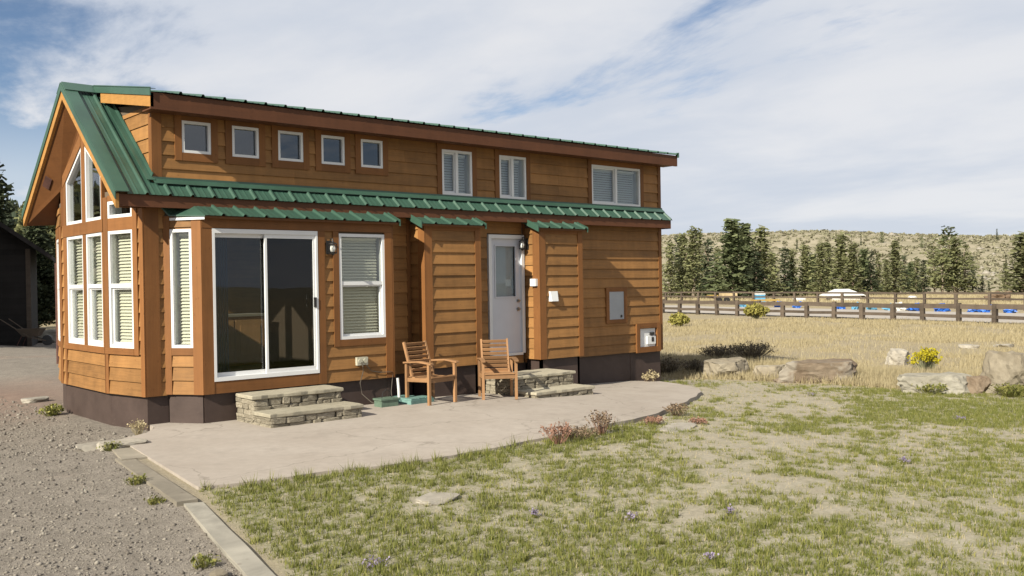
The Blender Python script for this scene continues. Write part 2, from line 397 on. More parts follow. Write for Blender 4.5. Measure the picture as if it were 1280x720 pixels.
def lawn_mask(x, y):
    x = np.asarray(x, dtype=float); y = np.asarray(y, dtype=float)
    arc = np.interp(y, [-30, -9, -6.5, -4.5, -2.5, -.5, 1.0, 3], [16, 15.5, 13.8, 12.9, 12.7, 12.2, 10.9, 10.8])
    return sm(-.05, .15, x-edge_x(y))*sm(.6, -.6, x-arc)*sm(.3, -.2, y-.2-.0*x)
def green(x, y):
    """how green the lawn is, 0..1"""
    x = np.asarray(x, dtype=float); y = np.asarray(y, dtype=float)
    n = fbm(x/.14+3, y/.14, 2)*.46 + fbm(x/.5, y/.5, 3)*.30 + fbm(x/2.1+5, y/2.1+2, 3)*.24
    bias = .02 + .20*sm(1.6, -1.0, x)*sm(-3.5, -5.5, y) + .16*sm(.55, 0, np.abs(y+4.75+.02*x))*sm(5.5, 4.5, x) - .13*sm(3.2, 0, np.hypot((x-9.3), (y+2.6))) - .05*sm(2.5, 0, np.hypot(x-5.6, y+5.6)) \
        + .15*sm(2.2, 0, np.abs(y+6.4-.05*(x-10)))*sm(7, 9.5, x) + .10*sm(-7.5, -9.5, y)
    return np.clip((n+bias-.468)*7.5, 0, 1)
me = np_mesh('ground', V, Fq, None or M_conc, smooth=True)
gm = lawn_mask(V[:, 0], V[:, 1])
dirt = (sm(.1, -.15, V[:, 0]-edge_x(V[:, 1])) * sm(40, 34, V[:, 1])*sm(14, 10, V[:, 0])*(1-sm(-.2, .2, V[:, 0])*sm(-.5, -.7, V[:, 1])))
dirt = np.maximum(dirt, sm(-1, -.5, V[:, 1])*sm(36, 31, V[:, 1])*sm(12, 10.5, V[:, 0]-.9*np.maximum(V[:, 1]-6, 0)))
for nm, vals in (('lawn', gm), ('grn', green(V[:, 0], V[:, 1])*gm), ('gravel', dirt)):
    a = me.attributes.new(nm, 'FLOAT', 'POINT'); a.data.foreach_set('value', vals.astype(np.float32))
def ground_mat():
    M = MT('ground_soil_and_gravel'); p = M.geo()
    f1 = M.noise(p, .35, 6, .6); f2 = M.noise(p, 3., 8, .7); f3 = M.noise(p, 28, 6, .75); f4 = M.noise(p, 110, 3, .6)
    # meadow: dry straw with bare soil patches
    mead = M.mix(M.rng(f1, .35, .65), (.41, .335, .205), (.36, .30, .205))
    mead = M.mix(M.rng(f2, .5, .75, 0, .6), mead, (.32, .265, .18))
    # hillside: sage speckle over pale sand far out
    hs = M.mix(M.rng(M.noise(p, .16, 8, .75), .42, .6), (.275, .245, .16), (.42, .365, .265))
    hs = M.mix(M.rng(M.noise(p, .05, 7, .7), .58, .68, 0, .8), hs, (.50, .45, .37))
    sep = M.n('ShaderNodeVectorMath', operation='DISTANCE'); M.L.new(p, sep.inputs[0]); sep.inputs[1].default_value = CAM
    mead = M.mix(M.rng(sep.outputs['Value'], 125, 175), mead, hs)
    # lawn soil: pale sandy, straw thatch
    lw = M.mix(M.rng(f2, .35, .65), (.40, .35, .26), (.48, .43, .335))
    lw = M.val(lw, M.rng(f3, .3, .7, .72, 1.15))
    mot = M.rng(M.noise(p, 11, 7, .75), .40, .58)
    lw = M.mix(M.math('MULTIPLY', M.math('MULTIPLY', M.attr('grn'), mot), .85), lw, M.mix(M.rng(f3, .35, .65), (.13, .14, .045), (.25, .24, .09)))
    lw = M.mix(M.rng(M.noise(p, 16, 7, .8), .60, .70, 0, .7), lw, (.20, .165, .10))
    # gravel
    gr = M.mix(M.rng(f2, .35, .7), (.315, .275, .232), (.225, .195, .163))
    gr = M.mix(M.rng(f1, .56, .68, 0, .35), gr, (.36, .25, .19))
    gr = M.val(gr, M.math('ADD', M.rng(f3, .25, .75, .50, 1.40), M.math('MULTIPLY', M.math('SUBTRACT', f4, .5), 1.1)))
    dv = M.n('ShaderNodeVectorMath', operation='DISTANCE'); M.L.new(p, dv.inputs[0]); dv.inputs[1].default_value = (-1.2, 6.2, 0)
    gr = M.mix(M.math('MULTIPLY', M.rng(M.math('ADD', dv.outputs['Value'], M.math('MULTIPLY', f2, 3.)), 6., 2.5), .45), gr, (.27, .14, .095))
    c = M.mix(M.attr('lawn'), mead, lw)
    c = M.mix(M.attr('gravel'), c, gr)
    M.bump(M.math('ADD', f3, M.math('MULTIPLY', f4, .5)), .55, .03)
    return M.fin(c, .95, .1)
me.materials.clear(); me.materials.append(ground_mat())
tag(link('ground', me), kind='structure')
def tzf(x, y): return float(tz(x, y))

# ------------------------------------------------------------------ patio slab
fxs = [-1.07, -.72, .09, .92, 1.97, 3.34, 4.39, 5.44, 6.77, 8.27, 9.17, 9.58, 9.91, 10.06]; fys = [-4.16, -4.29, -4.37, -4.57, -4.6, -4.47, -4.3, -4.08, -3.51, -2.71, -2.18, -1.78, -1.1, -.5]
mb = MB(); xs = sorted(set([-1.07, -.67, -.25, 0, .05, 9.17, 9.58, 9.91, 10.06] + [round(v, 3) for v in np.arange(-1.0, 10.05, .2)]))
rows = []
for x in xs:
    yf = float(np.interp(x, fxs, fys)) + .02*math.sin(x*7.3)*(1 if -.9 < x < 9 else 0); yb = float(np.interp(x, [-1.07, -.67, -.25, 0, .05, 9.7, 10.06], [-4.10, -.92, -.65, -.3, .05, .05, -.45]))
    rows.append([(x, yf+(yb-yf)*t, float(pz(x, yf+(yb-yf)*t))) for t in (0, .2, .4, .6, .8, 1)])
n = len(rows)
for r in rows: mb.v += r
for i in range(n-1):
    for j in range(5): mb.f.append((i*6+j, (i+1)*6+j, (i+1)*6+j+1, i*6+j+1))
ring = [i*6 for i in range(n)] + [(n-1)*6+j for j in range(1, 6)] + [i*6+5 for i in range(n-2, -1, -1)] + [j for j in range(4, 0, -1)]
k = len(mb.v); mb.v += [(mb.v[i][0], mb.v[i][1], mb.v[i][2]-.16) for i in ring]
for a in range(len(ring)): b = (a+1) % len(ring); mb.f.append((ring[a], k+a, k+b, ring[b]))
tag(mb.build('patio', M_conc), kind='structure')

# ------------------------------------------------------------------ the cabin
cabin = empty('cabin', (0, 0, 0), 0, 'orange brown cedar cabin with green metal roof and dormer beside the concrete patio', 'cabin')
ZS = .478; WY = 3.765; RY = WY/2; ZR = 4.90; SLOPE = (4.90-3.186)/(RY+.25); EXP = .188
def zroof(y): return ZR - SLOPE*abs(y-RY)

def cells(breaks): return list(zip(breaks[:-1], breaks[1:]))
def core(name, fr, Lw, z0, z1, holes, mat, parent, b0=-.10, b1=0.):
    us = sorted({0., Lw, *[q for h in holes for q in h[:2]]}); zs = sorted({z0, z1, *[q for h in holes for q in h[2:4]]})
    us = [u for u in us if 0 <= u <= Lw]; zs = [z for z in zs if z0 <= z <= z1]; mb = MB()
    for a0, a1 in cells(us):
        for c0, c1 in cells(zs):
            am, cm = (a0+a1)/2, (c0+c1)/2
            if any(h[0] < am < h[1] and h[2] < cm < h[3] for h in holes): continue
            mb.box(fr, a0, a1, b0, b1, c0, c1)
    return mb.build(name, mat, parent)
def siding(parent, fr, a0, a1, z0, z1, cuts, zbase=None, mat=None, joints=()):
    """lap siding, one object per board"""
    zb = z0 if zbase is None else zbase
    k = math.floor((z0-zb)/EXP+1e-6)
    while zb+k*EXP < z1-.01:
        r0 = max(zb+k*EXP, z0); r1 = min(zb+(k+1)*EXP, z1); k += 1
        ov = [h for h in cuts if h[2] < r1-1e-4 and h[3] > r0+1e-4 and h[0] < a1 and h[1] > a0]
        js = [j for j in joints if random.random() < .5]
        us = sorted({a0, a1, *[min(max(q, a0), a1) for h in ov for q in h[:2]], *js})
        run = None
        def close(run):
            if run: run.build('siding_board', mat or M_side, parent)
        for u0, u1 in cells(us):
            if u1-u0 < .004: continue
            um = (u0+u1)/2; iv = [(r0, r1)]
            for h in ov:
                if h[0] < um < h[1]:
                    iv = [q for (s, e) in iv for q in ((s, min(e, h[2])), (max(s, h[3]), e)) if q[1]-q[0] > .006]
            if not iv: close(run); run = None; continue
            if run is None or u0 in js: close(run); run = MB(); 
            g = .0015 if u0 in js else 0
            for s, e in iv:
                t0 = (s-r0)/EXP; t1 = (e-r0)/EXP
                run.wedge(fr, u0+g, u1, s+.0012, e+.004, .030-.022*t0, .030-.022*t1, .0005)
        close(run)
def trim(parent, fr, a0, a1, z0, z1, b=.036, vert=True, name='trim_board', b0=.0005, mat=None):
    return MB().box(fr, a0, a1, b0, b, z0, z1).build(name, mat or (M_trimv if vert else M_trimh), parent)

def window(fr, a0, a1, z0, z1, style='fixed', blind=None, glassm=None, fw=.045, out=.03, label=None, cord=.0, pts=None, bz=None):
    """white vinyl window: frame mesh with panes, sash and blind as sub-parts. pts: trapezoid corner list for a raked head"""
    gm_ = glassm or M_glass
    mb = MB()
    if pts:
        inner = []
        c = (sum(p[0] for p in pts)/len(pts), sum(p[1] for p in pts)/len(pts)); n = len(pts)
        # inset polygon by fw (convex)
        def line(p, q):
            d = Vector((q[0]-p[0], q[1]-p[1])).normalized(); nn = Vector((-d.y, d.x))
            if (Vector(c)-Vector(p)).dot(nn) < 0: nn = -nn
            return Vector(p)+nn*fw, d
        ls = [line(pts[i], pts[(i+1) % n]) for i in range(n)]
        for i in range(n):
            p1, d1 = ls[i-1]; p2, d2 = ls[i]; det = d1.x*d2.y-d1.y*d2.x; t = ((p2.x-p1.x)*d2.y-(p2.y-p1.y)*d2.x)/det; q = p1+d1*t; inner.append((q.x, q.y))
        for i in range(n):
            j = (i+1) % n; mb.poly(fr, [pts[i], pts[j], inner[j], inner[i]], -.06, out)
        w = mb.build('window', M_white, cabin)
        MB().poly(fr, inner, -.022, -.016).build('pane', gm_, w); return w
    mb.box(fr, a0, a0+fw, -.06, out, z0, z1).box(fr, a1-fw, a1, -.06, out, z0, z1).box(fr, a0+fw, a1-fw, -.06, out, z0, z0+fw).box(fr, a0+fw, a1-fw, -.06, out, z1-fw, z1)
    mb.box(fr, a0+.002, a0+.02, -.17, -.06, z0, z1).box(fr, a1-.02, a1-.002, -.17, -.06, z0, z1).box(fr, a0+.02, a1-.02, -.17, -.06, z0, z0+.015)
    zm = z0 + (z1-z0)*.53; am = (a0+a1)/2
    if style == 'hung': mb.box(fr, a0+fw, a1-fw, -.05, out-.008, zm-.028, zm+.028)
    if style == 'slide': mb.box(fr, am-.028, am+.028, -.05, out-.008, z0+fw, z1-fw)
    w = mb.build('window', M_white, cabin)
    if label: w['label'] = label
    A0, A1, B0, B1 = a0+fw, a1-fw, z0+fw, z1-fw
    if style == 'hung':
        MB().box(fr, A0, A1, -.012, -.006, zm+.028, B1).build('pane', gm_, w)
        s = .032; mb = MB().box(fr, A0, A0+s, -.045, -.004, B0, zm-.028).box(fr, A1-s, A1, -.045, -.004, B0, zm-.028).box(fr, A0+s, A1-s, -.045, -.004, B0, B0+s).box(fr, A0+s, A1-s, -.045, -.004, zm-.05, zm-.028)
        mb.build('sash', M_white, w); MB().box(fr, A0+s, A1-s, -.03, -.024, B0+s, zm-.05).build('pane', gm_, w)
    elif style == 'slide':
        MB().box(fr, am+.028, A1, -.012, -.006, B0, B1).build('pane', gm_, w)
        s = .028; mb = MB().box(fr, A0, A0+s, -.045, -.004, B0, B1).box(fr, am-.05, am-.028, -.045, -.004, B0, B1).box(fr, A0+s, am-.05, -.045, -.004, B0, B0+s).box(fr, A0+s, am-.05, -.045, -.004, B1-s, B1)
        mb.build('sash', M_white, w); MB().box(fr, A0+s, am-.05, -.03, -.024, B0+s, B1-s).build('pane', gm_, w)
    else:
        MB().box(fr, A0, A1, -.022, -.016, B0, B1).build('pane', gm_, w)
    if blind:
        mb = MB(); z = B0+.03+cord; st = .045
        bi = A0+.03; be = A1-.03
        if blind == 'half': be = A1-(A1-A0)*.33
        while z < B1-.05:
            p = [fr(bi, -.112, z+.020), fr(be, -.112, z+.020), fr(bi, -.078, z-.020), fr(be, -.078, z-.020)]
            q = [v+Vector((0, 0, .003)) for v in p]
            mb.hexa(p+q); z += st
        mb.box(fr, bi, be, -.12, -.075, B1-.05, B1-.01).box(fr, bi, be, -.11, -.08, B0+.005+cord, B0+.02+cord)
        b = mb.build('blind', bz or M_blind, w)
    return w

# ---- long front wall
FL = Fr((0, 0), (1, 0), (0, -1)); XR = 10.715
b1a, b1b, b2a, b2b, b3a, b3b = .28, 3.638, 4.344, 5.456, 6.87, 7.91
holes = [(b1a, b1b, ZS, 2.92), (5.99, 6.83, .655, 2.78)]
wf = core('wall', FL, XR, ZS, 3.32, holes, M_core, cabin)
cut = [(0., .19, ZS, 3.1), (b1a, b1b+.02, ZS, 3.1), (b2a-.09, b2b, ZS, 3.1), (5.97, 6.83, ZS+.19, 2.80), (b3a-.08, b3b, ZS, 3.1), (8.987, 9.594, 1.09, 1.80), (9.87, 10.62, ZS, 1.05), (10.62, XR, ZS, 3.1)]
siding(wf, FL, 0, XR, ZS, 3.05, cut)
trim(wf, FL, .001, .19, ZS, 3.05, .034)                       # corner post of the prow
trim(wf, FL, 10.62, XR, ZS, 3.05, .034)
trim(wf, FL, b2a-.09, b2a, ZS, 3.05, .03); trim(wf, FL, b1b+.001, b1b+.02, ZS, 3.05, .02)
trim(wf, FL, b3a-.04, b3a, ZS, 3.05, .03)
# dormer wall
FD = Fr((.15, 0), (1, 0), (0, -1)); LD = XR-.15
dwin = [(.535, .95), (1.263, 1.675), (1.979, 2.392), (2.70, 3.11), (3.405, 3.815)]
big3 = [(5.0, 5.655), (6.275, 6.92), (8.64, 10.07)]
dh = [(a-.15, b-.15, 3.785, 4.225) for a, b in dwin] + [(a-.15, b-.15, 3.43, 4.195) for a, b in big3]
wd = core('wall', FD, LD, 3.34, 4.40, dh, M_core, cabin)
dc = [(a-.15-.10, b-.15+.10, 3.675, 4.30) for a, b in dwin] + [(a-.15-.10, b-.15+.10, 3.36, 4.30) for a, b in big3] + [(0, .10, 3.3, 4.4), (LD-.09, LD, 3.3, 4.4)]
siding(wd, FD, 0, LD, 3.36, 4.30, dc, joints=(2.1, 4.1, 7.6))
trim(wd, FD, -.033, .10, 3.33, 4.30, .034); trim(wd, FD, LD-.09, LD, 3.33, 4.30, .034)
for a, b in dwin:
    a -= .15; b -= .15; t = .10
    trim(wd, FD, a-t, a, 3.675, 4.30); trim(wd, FD, b, b+t, 3.675, 4.30); trim(wd, FD, a, b, 3.675, 3.785, .034, False); trim(wd, FD, a, b, 4.225, 4.30, .034, False)
    window(FD, a, b, 3.785, 4.225, 'fixed', None, M_glass_sky, fw=.038)
for i, (a, b) in enumerate(big3):
    a -= .15; b -= .15; t = .10
    trim(wd, FD, a-t, a, 3.33, 4.30); trim(wd, FD, b, b+t, 3.33, 4.30); trim(wd, FD, a, b, 4.195, 4.30, .034, False); trim(wd, FD, a, b, 3.36, 3.43, .03, False)
    window(FD, a, b, 3.43, 4.195, 'slide', 'wide', M_glass, fw=.042, bz=M_blind2)
# dormer cheek (left end), boards clipped by the roof slope
FC = Fr((.15, 0), (0, 1), (-1, 0)); zc0 = zroof(0)-.02
wc = MB().poly(FC, [(0, zc0), (0, 4.40), (RY-.1, 4.62), (RY-.1, zroof(RY-.1)-.05)], -.08, 0).build('wall', M_core, cabin)
z = 3.40
while z < 4.36:
    y0 = max(.001, (z-zc0)/SLOPE); z1 = min(z+EXP, 4.40); y1 = (z1-zc0)/SLOPE
    p = [FC(.0, .0005, z+.001), FC(y0, .0005, z+.001), FC(.0, .026, z+.001), FC(y0, .026, z+.001), FC(.0, .0005, z1+.004), FC(y1, .0005, z1+.004), FC(.0, .009, z1+.004), FC(y1, .009, z1+.004)]
    MB().hexa(p).build('siding_board', M_side, wc); z += EXP
trim(wc, FC, .0, .075, 3.33, 4.31, .034)

# ---- prow end: two shallow angled faces and a flat centre face
A = Vector((0, 0)); B = Vector((-.188, .912)); Cc = Vector((-.188, 2.932)); D = Vector((0, WY))
FA = Fr(A, B-A, (-.979, -.202)); LA = (B-A).length
FB = Fr(B, (0, 1), (-1, 0)); LB = 2.02
FE = Fr(Cc, D-Cc, (-.975, .22)); LE = (D-Cc).length
zb0, zb1, zw0, zw1, zu0 = 1.03, 1.12, 1.12, 2.73, 2.905
wa = core('wall', FA, LA, ZS, 3.28, [(.21, .82, zw0, zw1), (.21, .82, zu0, 3.14)], M_core, cabin)
siding(wa, FA, .06, LA, ZS, 3.1, [(.10, LA, zb0, 3.2), (.86, LA, ZS, zb0)])
trim(wa, FA, -.03, .06, ZS, 3.2, .034); trim(wa, FA, .86, LA-.002, ZS, zb0, .034)
trim(wa, FA, .10, .21, zb0, 3.2, .04); trim(wa, FA, .82, LA-.001, zb1, 3.2, .038); trim(wa, FA, .21, LA-.003, zb0, zb1, .044, False)
trim(wa, FA, .21, .82, zw1, zu0, .034, False); trim(wa, FA, .21, .82, 3.14, 3.22, .034, False)
window(FA, .21, .82, zw0, zw1, 'hung', 'full', cord=.02); window(FA, .21, .82, zu0, 3.14, 'fixed', None)
w1, w2 = (.88, 1.64), (.06, .74)
wb = core('wall', FB, LB, ZS, zu0, [(w1[0], w1[1], zw0, zw1), (w2[0], w2[1], zw0, zw1)], M_core, cabin)
siding(wb, FB, 0, LB, ZS, zb0, [(1.72, 1.80, ZS, 3), (0, .03, ZS, 3), (1.93, LB, ZS, 3)])
trim(wb, FB, .001, .03, ZS, zb0, .034); trim(wb, FB, 1.72, 1.80, ZS, zb0, .034); trim(wb, FB, 1.93, LB, ZS, zu0, .034)
trim(wb, FB, .001, 1.80, zb0, zb1, .044, False); trim(wb, FB, .001, 1.80, zw1, zu0, .044, False)
trim(wb, FB, .001, .06, zb1, zw1, .036); trim(wb, FB, .74, .88, zb1, zw1, .036); trim(wb, FB, 1.64, 1.80, zb1, zw1, .036); siding(wb, FB, 1.80, 1.93, zb0, zu0, [])
window(FB, *w2, zw0, zw1, 'hung', 'full', cord=.02); window(FB, *w1, zw0, zw1, 'hung', 'full', cord=.02)
# gable windows with raked heads
t1 = [(w1[0], zu0), (w1[1], zu0), (w1[1], 3.56), (w1[0], 4.03)]; t2 = [(w2[0], zu0), (w2[1], zu0), (w2[1], 4.03), (w2[0], 3.58)]
window(FB, 0, 0, 0, 0, pts=t1); window(FB, 0, 0, 0, 0, pts=t2)
yo = B.y
def gtop(a): return zroof(a+yo)-.12
mb = MB()
for a0, a1, f0, f1 in ((w1[0], w1[1], 4.03, 3.56), (w2[0], w2[1], 3.58, 4.03)):
    mb.poly(FB, [(a0, f0+.02), (a1, f1+.02), (a1, gtop(a1)), (a0, gtop(a0))], -.1, 0)
mb.poly(FB, [(w1[1], zu0), (LB, zu0), (LB, gtop(LB)), (w1[1], gtop(w1[1]))], -.1, 0)
mb.poly(FB, [(w2[1], zu0), (w1[0], zu0), (w1[0], gtop(w1[0])), (w2[1], gtop(w2[1]))], -.1, 0)
mb.poly(FB, [(0, zu0), (w2[0], zu0), (w2[0], gtop(w2[0])), (0, gtop(0))], -.1, 0)
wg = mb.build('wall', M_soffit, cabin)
trim(wg, FB, .74, .88, zu0, 4.16, .04); trim(wg, FB, 1.64, 1.76, zu0, 3.68, .04); trim(wg, FB, .001, .06, zu0, 3.66, .04)
MB().poly(FB, [(.88, 4.03), (1.76, 3.485), (1.76, 3.665), (.88, 4.20)], .0006, .046).build('trim_board', M_trimh, wg)
MB().poly(FB, [(.74, 4.03), (0, 3.54), (0, 3.70), (.74, 4.20)], .0006, .046).build('trim_board', M_trimh, wg)
we = core('wall', FE, LE, ZS, 3.28, [(.10, .70, zw0, zw1)], M_core, cabin)
siding(we, FE, 0, LE, ZS, 3.2, [(.02, .78, zb0, 2.9)])
trim(we, FE, -.02, .10, ZS, zw1, .034); trim(we, FE, .70, .78, zb0, zw1, .036); trim(we, FE, .10, .70, zb0, zw0, .036, False); trim(we, FE, .02, .78, zw1, 2.9, .036, False)
window(FE, .10, .70, zw0, zw1, 'hung', None)
# rear wall and far end wall
FRr = Fr((XR, WY), (-1, 0), (0, 1)); wr = core('wall', FRr, XR, ZS, 3.2, [], M_side, cabin)
FX = Fr((XR, 0), (0, 1), (1, 0)); wx = MB().poly(FX, [(.10, ZS), (WY-.1, ZS), (WY-.1, 3.2), (RY, 4.75), (.10, 4.35)], -.10, 0).build('wall', M_core, cabin)
siding(wx, FX, .0, WY, ZS, 3.1, []); 
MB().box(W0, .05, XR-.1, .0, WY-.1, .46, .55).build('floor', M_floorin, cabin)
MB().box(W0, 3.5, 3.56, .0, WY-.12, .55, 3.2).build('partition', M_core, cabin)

# ---- bump-outs
def bump_trim_front(w, fr, Lf, zt0, ws=.09):
    trim(w, fr, .0, ws+.03, zt0, 2.90, .034); trim(w, fr, Lf-ws, Lf, zt0, 2.90, .034); trim(w, fr, ws+.03, Lf-ws, 2.80, 2.90, .03, False)
D1 = .458; D2 = .40
# first: bay with angled left cheek, sliding door and window
F1 = Fr((.60, -D1), (1, 0), (0, -1)); L1 = b1b-.60; o = .60
w1f = core('bump_out', F1, L1, .49, 2.95, [(.735-o, 2.34-o, .655, 2.725), (2.70-o, 3.51-o, 1.12, 2.70)], M_core, cabin)
siding(w1f, F1, 2.46-o, 3.51-o, .49, 2.73, [(2.60-o, 3.51-o, 1.02, 2.8)])
trim(w1f, F1, -.012, .735-o, .49, 2.73, .036); trim(w1f, F1, 2.34-o, 2.46-o, .49, 2.73, .036); trim(w1f, F1, .735-o, 2.34-o, .49, .655, .03, False)
trim(w1f, F1, -.012, L1, 2.731, 2.90, .042, False); trim(w1f, F1, 2.60-o, 2.70-o, 1.02, 2.73, .036); trim(w1f, F1, 3.51-o, L1, .49, 2.73, .036); trim(w1f, F1, 2.70-o, 3.51-o, 1.02, 1.12, .034, False)
window(F1, 2.70-o, 3.51-o, 1.12, 2.70, 'hung', 'full')
pA = Vector((b1a, 0)); pB = Vector((.60, -D1)); F1L = Fr(pA, pB-pA, (-.82, -.57)); LL = (pB-pA).length
w1l = core('bump_out', F1L, LL, .49, 2.95, [(.10, .43, 1.12, 2.72)], M_core, cabin, b0=-.08)
siding(w1l, F1L, .10, .43, .49, 2.9, [(.10, .43, 1.02, 2.72)])
trim(w1l, F1L, .0, .10, .49, 2.90, .036); trim(w1l, F1L, .43, LL+.015, .49, 2.90, .036); trim(w1l, F1L, .10, .43, 1.02, 1.12, .034, False)
window(F1L, .10, .43, 1.12, 2.72, 'fixed', 'full', fw=.04)
F1R = Fr((b1b, -D1), (0, 1), (1, 0)); w1r = core('bump_out', F1R, D1, .49, 2.95, [], M_core, cabin, b0=-.08); siding(w1r, F1R, .09, D1, .49, 2.9, []); trim(w1r, F1R, -.034, .09, .49, 2.9, .03)
MB().box(W0, b1a+.3, b1b-.05, -D1+.1, .05, .46, .549).build('floor', M_floorin, cabin)
def bump(xa, xb, zt0):
    fr = Fr((xa, -D2), (1, 0), (0, -1)); Lf = xb-xa
    w = core('bump_out', fr, Lf, zt0, 2.95, [], M_core, cabin, b0=-.08)
    siding(w, fr, .12, Lf-.09, zt0, 2.80, []); bump_trim_front(w, fr, Lf, zt0)
    fl = Fr((xa, 0), (0, -1), (-1, 0)); wl = core('bump_out', fl, D2, zt0, 2.95, [], M_core, cabin, b0=-.08)
    siding(wl, fl, .04, D2-.14, zt0, 2.9, []); trim(wl, fl, D2-.14, D2+.034, zt0, 2.9, .034)
    frr = Fr((xb, -D2), (0, 1), (1, 0)); wr_ = core('bump_out', frr, D2, zt0, 2.95, [], M_core, cabin, b0=-.08); siding(wr_, frr, .09, D2, zt0, 2.9, []); trim(wr_, frr, -.034, .09, zt0, 2.9, .03)
    return w
bump2 = bump(b2a, b2b, .56); bump3 = bump(b3a, b3b, .545)

# ---- skirting panels
def skirt(fr, a0, a1, z1, b=-.035): MB().box(fr, a0, a1, b-.05, b, -.35, z1-.001).build('skirting_panel', M_skirt, cabin)
skirt(FA, .02, LA, ZS); skirt(FB, 0, LB, ZS); skirt(FE, 0, LE, ZS)
skirt(FL, .02, b1a+.03, ZS, -.02); skirt(F1L, .02, LL-.03, .49, -.02); skirt(F1, .02, 1.5, .49, -.03); skirt(F1, 1.503, L1-.02, .49, -.034); skirt(F1R, .03, D1, .49, -.03)
skirt(FL, b1b, b2a+.02, ZS, -.03); skirt(FL, b2b-.02, b3a+.02, ZS, -.03); skirt(FL, b3b-.02, 9.2, ZS, -.03); skirt(FL, 9.203, 9.75, ZS, -.034); skirt(FL, 9.753, XR-.02, ZS, -.03)
for xa, xb, zz in ((b2a, b2b, .56), (b3a, b3b, .545)):
    skirt(Fr((xa, -D2), (1, 0), (0, -1)), .03, xb-xa-.03, zz, -.03); skirt(Fr((xa, 0), (0, -1), (-1, 0)), 0, D2-.03, zz, -.03); skirt(Fr((xb, -D2), (0, 1), (1, 0)), .03, D2, zz, -.03)
skirt(FX, .05, WY-.05, ZS); skirt(FRr, .05, XR-.05, ZS)

# ---- roofs: one object per rib-to-rib metal panel
PIT = .305
def panel_mesh(name, pa, pb, width=PIT):
    """pan + rib of sheet metal from pa to pb (y,z), local x 0..width"""
    prof = [(0, 0), (.03, .0), (.055, .004), (.075, 0), (.12, .0), (.14, .004), (.16, 0), (.225, 0), (.240, .030), (.264, .030), (.280, 0), (width, 0)]
    (ya, za), (yb, zb_) = pa, pb; d = Vector((0, yb-ya, zb_-za)).normalized(); nrm = Vector((0, -d.z, d.y))
    if nrm.z < 0: nrm = -nrm
    mb = MB(); n = len(prof)
    for yy, zz in (pa, pb):
        for s in (0., -.006):
            for x, h in prof: mb.v.append(tuple(Vector((x, yy, zz))+nrm*(h+s)))
    for i in range(n-1):
        mb.f.append((i, i+1, 2*n+i+1, 2*n+i)); mb.f.append((n+i, 3*n+i, 3*n+i+1, n+i+1))
        mb.f.append((i, n+i, n+i+1, i+1)); mb.f.append((2*n+i, 2*n+i+1, 3*n+i+1, 3*n+i))
    mb.f.append((0, 2*n, 3*n, n)); mb.f.append((n-1, 2*n-1, 4*n-1, 3*n-1))
    return mb.mesh(name, M_roof)
def panels(parent, pa, pb, x0, x1):
    me = panel_mesh('roof_panel', pa, pb); k = max(1, round((x1-x0)/PIT)); s = (x1-x0)/k
    for i in range(k):
        o = link('roof_panel', me, parent); o.location.x = x0+i*s; o.scale.x = s/PIT
XK = -.446; YE = -.25; ZE = 3.186; XE = 10.80
zeave = lambda y: ZE + SLOPE*(y-YE)
# gable roof: deck boards carry everything
deck = MB(); T = .06
for ya, yb in ((YE+.03, RY), (WY-YE-.03, RY)):
    za, zb_ = zroof(ya)-.03, ZR-.03
    deck.hexa([(XK+.05, ya, za-T), (XE-.04, ya, za-T), (XK+.05, yb, zb_-T), (XE-.04, yb, zb_-T), (XK+.05, ya, za), (XE-.04, ya, za), (XK+.05, yb, zb_), (XE-.04, yb, zb_)])
groof = deck.build('gable_roof', M_soffit, cabin)
panels(groof, (YE-.03, zeave(YE-.03)), (RY, ZR), XK+.15, XK+.15+2*PIT)
panels(groof, (YE-.03, zeave(YE-.03)), (.02, zeave(.02)), XK+.15+2*PIT, XE-.02)
panels(groof, (WY-YE+.03, zeave(YE-.03)), (RY, ZR), XK+.15, XE-.02)
def strip(name, p, q, wx0, wx1, th, mat, parent, lift=.0):
    """flat strip lying on a slope from p=(y,z) to q, x from wx0 to wx1"""
    d = Vector((0, q[0]-p[0], q[1]-p[1])).normalized(); nn = Vector((0, -d.z, d.y)); nn = nn if nn.z > 0 else -nn
    e = [Vector((x, y, z))+nn*(lift+t) for t in (0, th) for (y, z) in (p, q) for x in (wx0, wx1)]
    return MB().hexa(e).build(name, mat, parent)
